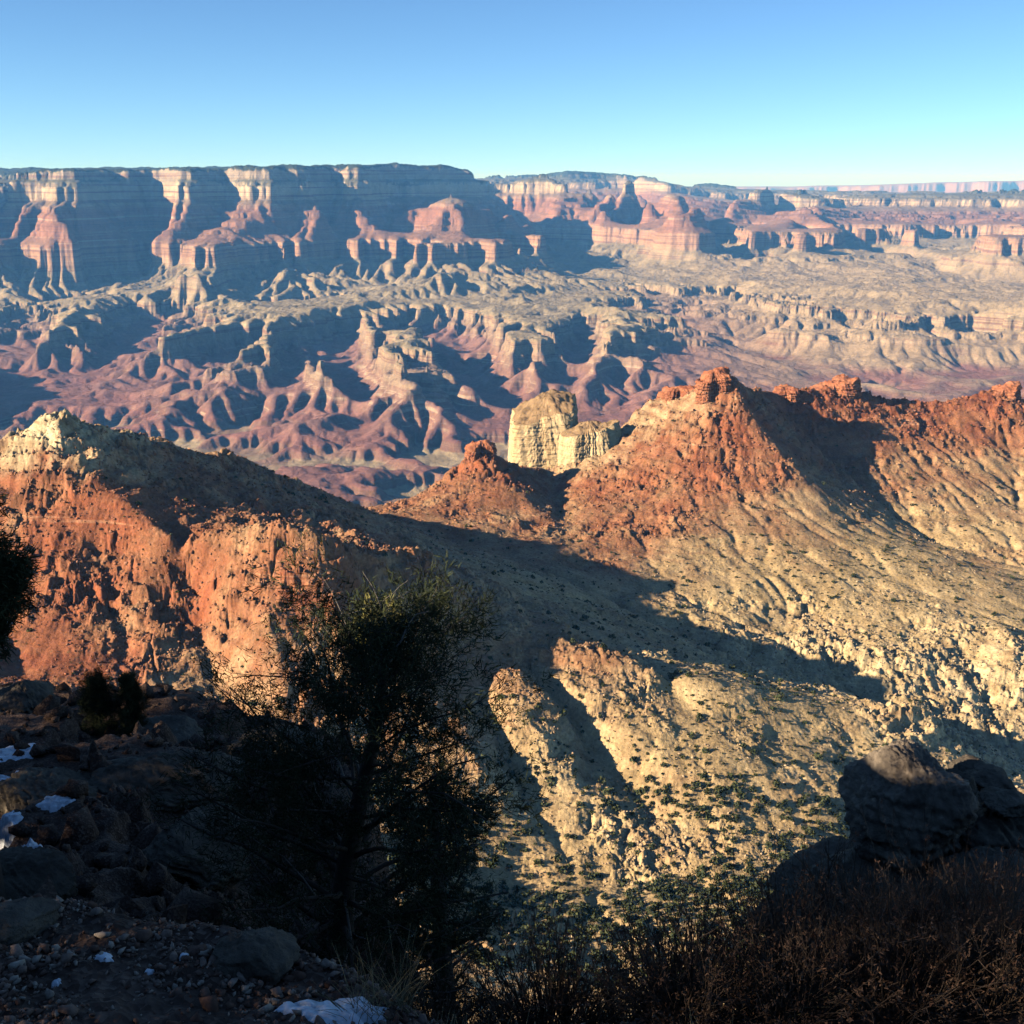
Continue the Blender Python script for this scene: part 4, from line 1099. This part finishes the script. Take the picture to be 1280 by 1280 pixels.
# the grove on the rim left of and behind the camera, which keeps the foreground in shade
src = conifer('conifer_tree', (-9.0, -3.2, rz(-9.0, -3.2)), 5.6, 2.1, 21, 'pinyon in the grove on the rim left of the viewpoint', 4200, 1.15, .12, False, 'pinyons in the grove on the rim')
def copy_tree(o, loc, rotz, sc):
    c = o.copy(); COL.objects.link(c); c.location = loc; c.rotation_euler = (0, 0, rotz); c.scale = (sc, sc, sc)
    for ch in o.children:
        k = ch.copy(); COL.objects.link(k); k.parent = c
    return c
GROVE = [(-8.0, .5, .9), (-9.5, 2.6, 1.0), (-8.6, -6.5, 1.1), (-12.5, -.6, 1.2), (-16.5, 3.0, .6), (-6.4, -3.6, .9), (-5.5, -6.2, 1.0), (-14.5, 10.0, 1.1), (-17.0, 7.5, 1.2), (-12.5, -5.0, 1.2), (-16.5, 13.0, 1.1), (-19.5, 11.0, 1.25), (-17.5, 15.0, 1.1), (-19.0, 18.5, 1.2), (-20.0, 22.0, 1.2)]
for i, (x, y, sc) in enumerate(GROVE): copy_tree(src, (x, y, rz(x, y) - .2), i * 2.1, sc)

# ---- dry brush and grass
M_STEM = leaf_mat('dry_stems', (.05, .034, .025), (.11, .075, .052), 8.0)
M_SEED = leaf_mat('dry_seed_heads', (.08, .04, .026), (.16, .095, .06), 8.0)
M_STRAW = leaf_mat('straw_grass', (.16, .13, .07), (.30, .25, .14), 8.0)
def brush(px, py, y, H, W, n, seed, label, seedhead=True):
    H *= 1.35
    """a dry many-stemmed shrub: thin wiry stems that fork, with small seed heads near the tips"""
    rg = np.random.default_rng(seed); b = P(px, py, y); zb = min(b[2], 0)
    zb = rz(b[0], b[1])
    root = bpy.data.objects.new('dry_shrub', None); COL.objects.link(root); root.location = (b[0], b[1], zb)
    tag(root, label, 'dry shrub')
    A = Acc(); C, Dr = [], []
    for i in range(n):
        a = rg.uniform(0, 2 * np.pi); q = rg.uniform(0, 1) ** .6
        d = np.array([math.cos(a) * q * W / H * 1.5, math.sin(a) * q * W / H * 1.5, 1])
        L = H * rg.uniform(.5, 1.08) * (1 - .25 * q)
        pts, rad, dl = limb(rg, (math.cos(a) * q * W * .25, math.sin(a) * q * W * .25, -.05), d, L, .0035, -.02, 6, .09)
        A.add(*tube(pts, rad, 3))
        for k in range(3):
            p2, r2, d2 = limb(rg, pts[rg.integers(2, 6)], dl + rg.normal(0, .45, 3), L * rg.uniform(.15, .35), .002, -.02, 3, .1)
            A.add(*tube(p2, r2, 3))
            for w in range(4): C.append(p2[-1] + (p2[0] - p2[-1]) * rg.uniform(0, .7)); Dr.append(d2)
    v, f = A.out(); mesh_np('stems', v, f, M_STEM, root)
    if seedhead:
        v, f = needles(rg, np.array(C), np.array(Dr), 2, .012, .005); mesh_np('seed_heads', v, f, M_SEED, root, smooth=False)
    return root
brush(690, 1262, 3.2, .44, .32, 260, 31, 'dry reddish shrub at the bottom edge just right of the snow')
brush(800, 1268, 3.4, .48, .36, 260, 32, 'dry wiry shrub at the bottom centre, right of the first reddish shrub')
brush(610, 1262, 3.3, .30, .2, 120, 39, 'low sparse dry shrub over the half hidden snow patch')
brush(905, 1262, 3.9, .74, .42, 300, 33, 'tall dark dry shrub below the low rock slab')
brush(1010, 1262, 4.2, .86, .45, 300, 34, 'tallest dry shrub in front of the sloping bedrock block')
brush(1115, 1262, 4.0, .78, .45, 300, 35, 'dense dry shrub in front of the block carrying the overhanging boulder')
brush(1215, 1262, 3.8, .62, .42, 280, 36, 'dry shrub with tawny seed heads near the lower right corner')
brush(1290, 1262, 3.9, .70, .4, 240, 37, 'dry shrub cut off by the lower right edge')
brush(455, 1245, 3.7, .42, .3, 110, 38, 'thin bare shrub standing behind the largest snow patch')
brush(530, 1235, 4.0, .62, .35, 150, 40, 'bare twiggy shrub between the tall conifer and the dry grass')
brush(330, 1165, 5.5, .45, .4, 40, 41, 'bare brown shrub in the shade below the left shelf', False)
brush(980, 1275, 3.0, .36, .3, 220, 43, 'low dense dry shrub at the bottom edge, right of centre')
brush(1110, 1275, 3.0, .40, .3, 220, 44, 'low dense dry shrub at the bottom edge under the boulder stack')
brush(1235, 1275, 3.0, .40, .3, 220, 45, 'low dry shrub nearest the lower right corner')
brush(860, 1278, 3.0, .32, .3, 200, 46, 'low dry shrub at the bottom edge, right of the wiry shrub')
# straw grass along the edge
rg = np.random.default_rng(55); A = Acc()
for i in range(90):
    px = rg.uniform(440, 1000) if i % 3 else rg.uniform(500, 620)
    c = onrim(px, rg.uniform(1240, 1278), 2.4)
    for k in range(rg.integers(8, 22)):
        a = rg.uniform(0, 2 * np.pi); L = rg.uniform(.08, .26)
        d = np.array([math.cos(a) * .6, math.sin(a) * .6, 1.0])
        pts, rad, _ = limb(rg, c + np.array([rg.normal(0, .02), rg.normal(0, .02), -.01]), d, L, .0014, .08, 5, .06)
        A.add(*tube(pts, rad, 3))
v, f = A.out(); tag(mesh_np('grass', v, f, M_STRAW), kind='stuff')

# haze
def box(name, a, b):
    x0, y0, z0 = a; x1, y1, z1 = b
    v = [(x0, y0, z0), (x1, y0, z0), (x1, y1, z0), (x0, y1, z0), (x0, y0, z1), (x1, y0, z1), (x1, y1, z1), (x0, y1, z1)]
    return v, [(0, 3, 2, 1), (4, 5, 6, 7), (0, 1, 5, 4), (1, 2, 6, 5), (2, 3, 7, 6), (3, 0, 4, 7)]
HAZE = 2.3e-5
hv, hf = box('haze', (-95000, -3000, -1650), (95000, 95000, max(float(fz.max()), 60.0) + 15.0))
hm = bpy.data.materials.new('haze'); hm.use_nodes = True
hm.node_tree.nodes.remove(hm.node_tree.nodes['Principled BSDF'])
pv = hm.node_tree.nodes.new('ShaderNodeVolumePrincipled')
pv.inputs['Color'].default_value = (0.14, 0.44, 1.0, 1)
pv.inputs['Density'].default_value = HAZE
pv.inputs['Absorption Color'].default_value = (1, 1, 1, 1)
pv.inputs['Anisotropy'].default_value = 0.0
hm.node_tree.links.new(pv.outputs[0], hm.node_tree.nodes['Material Output'].inputs['Volume'])
haze = mesh_np('haze', hv, hf, hm, smooth=False)
tag(haze, kind='stuff')
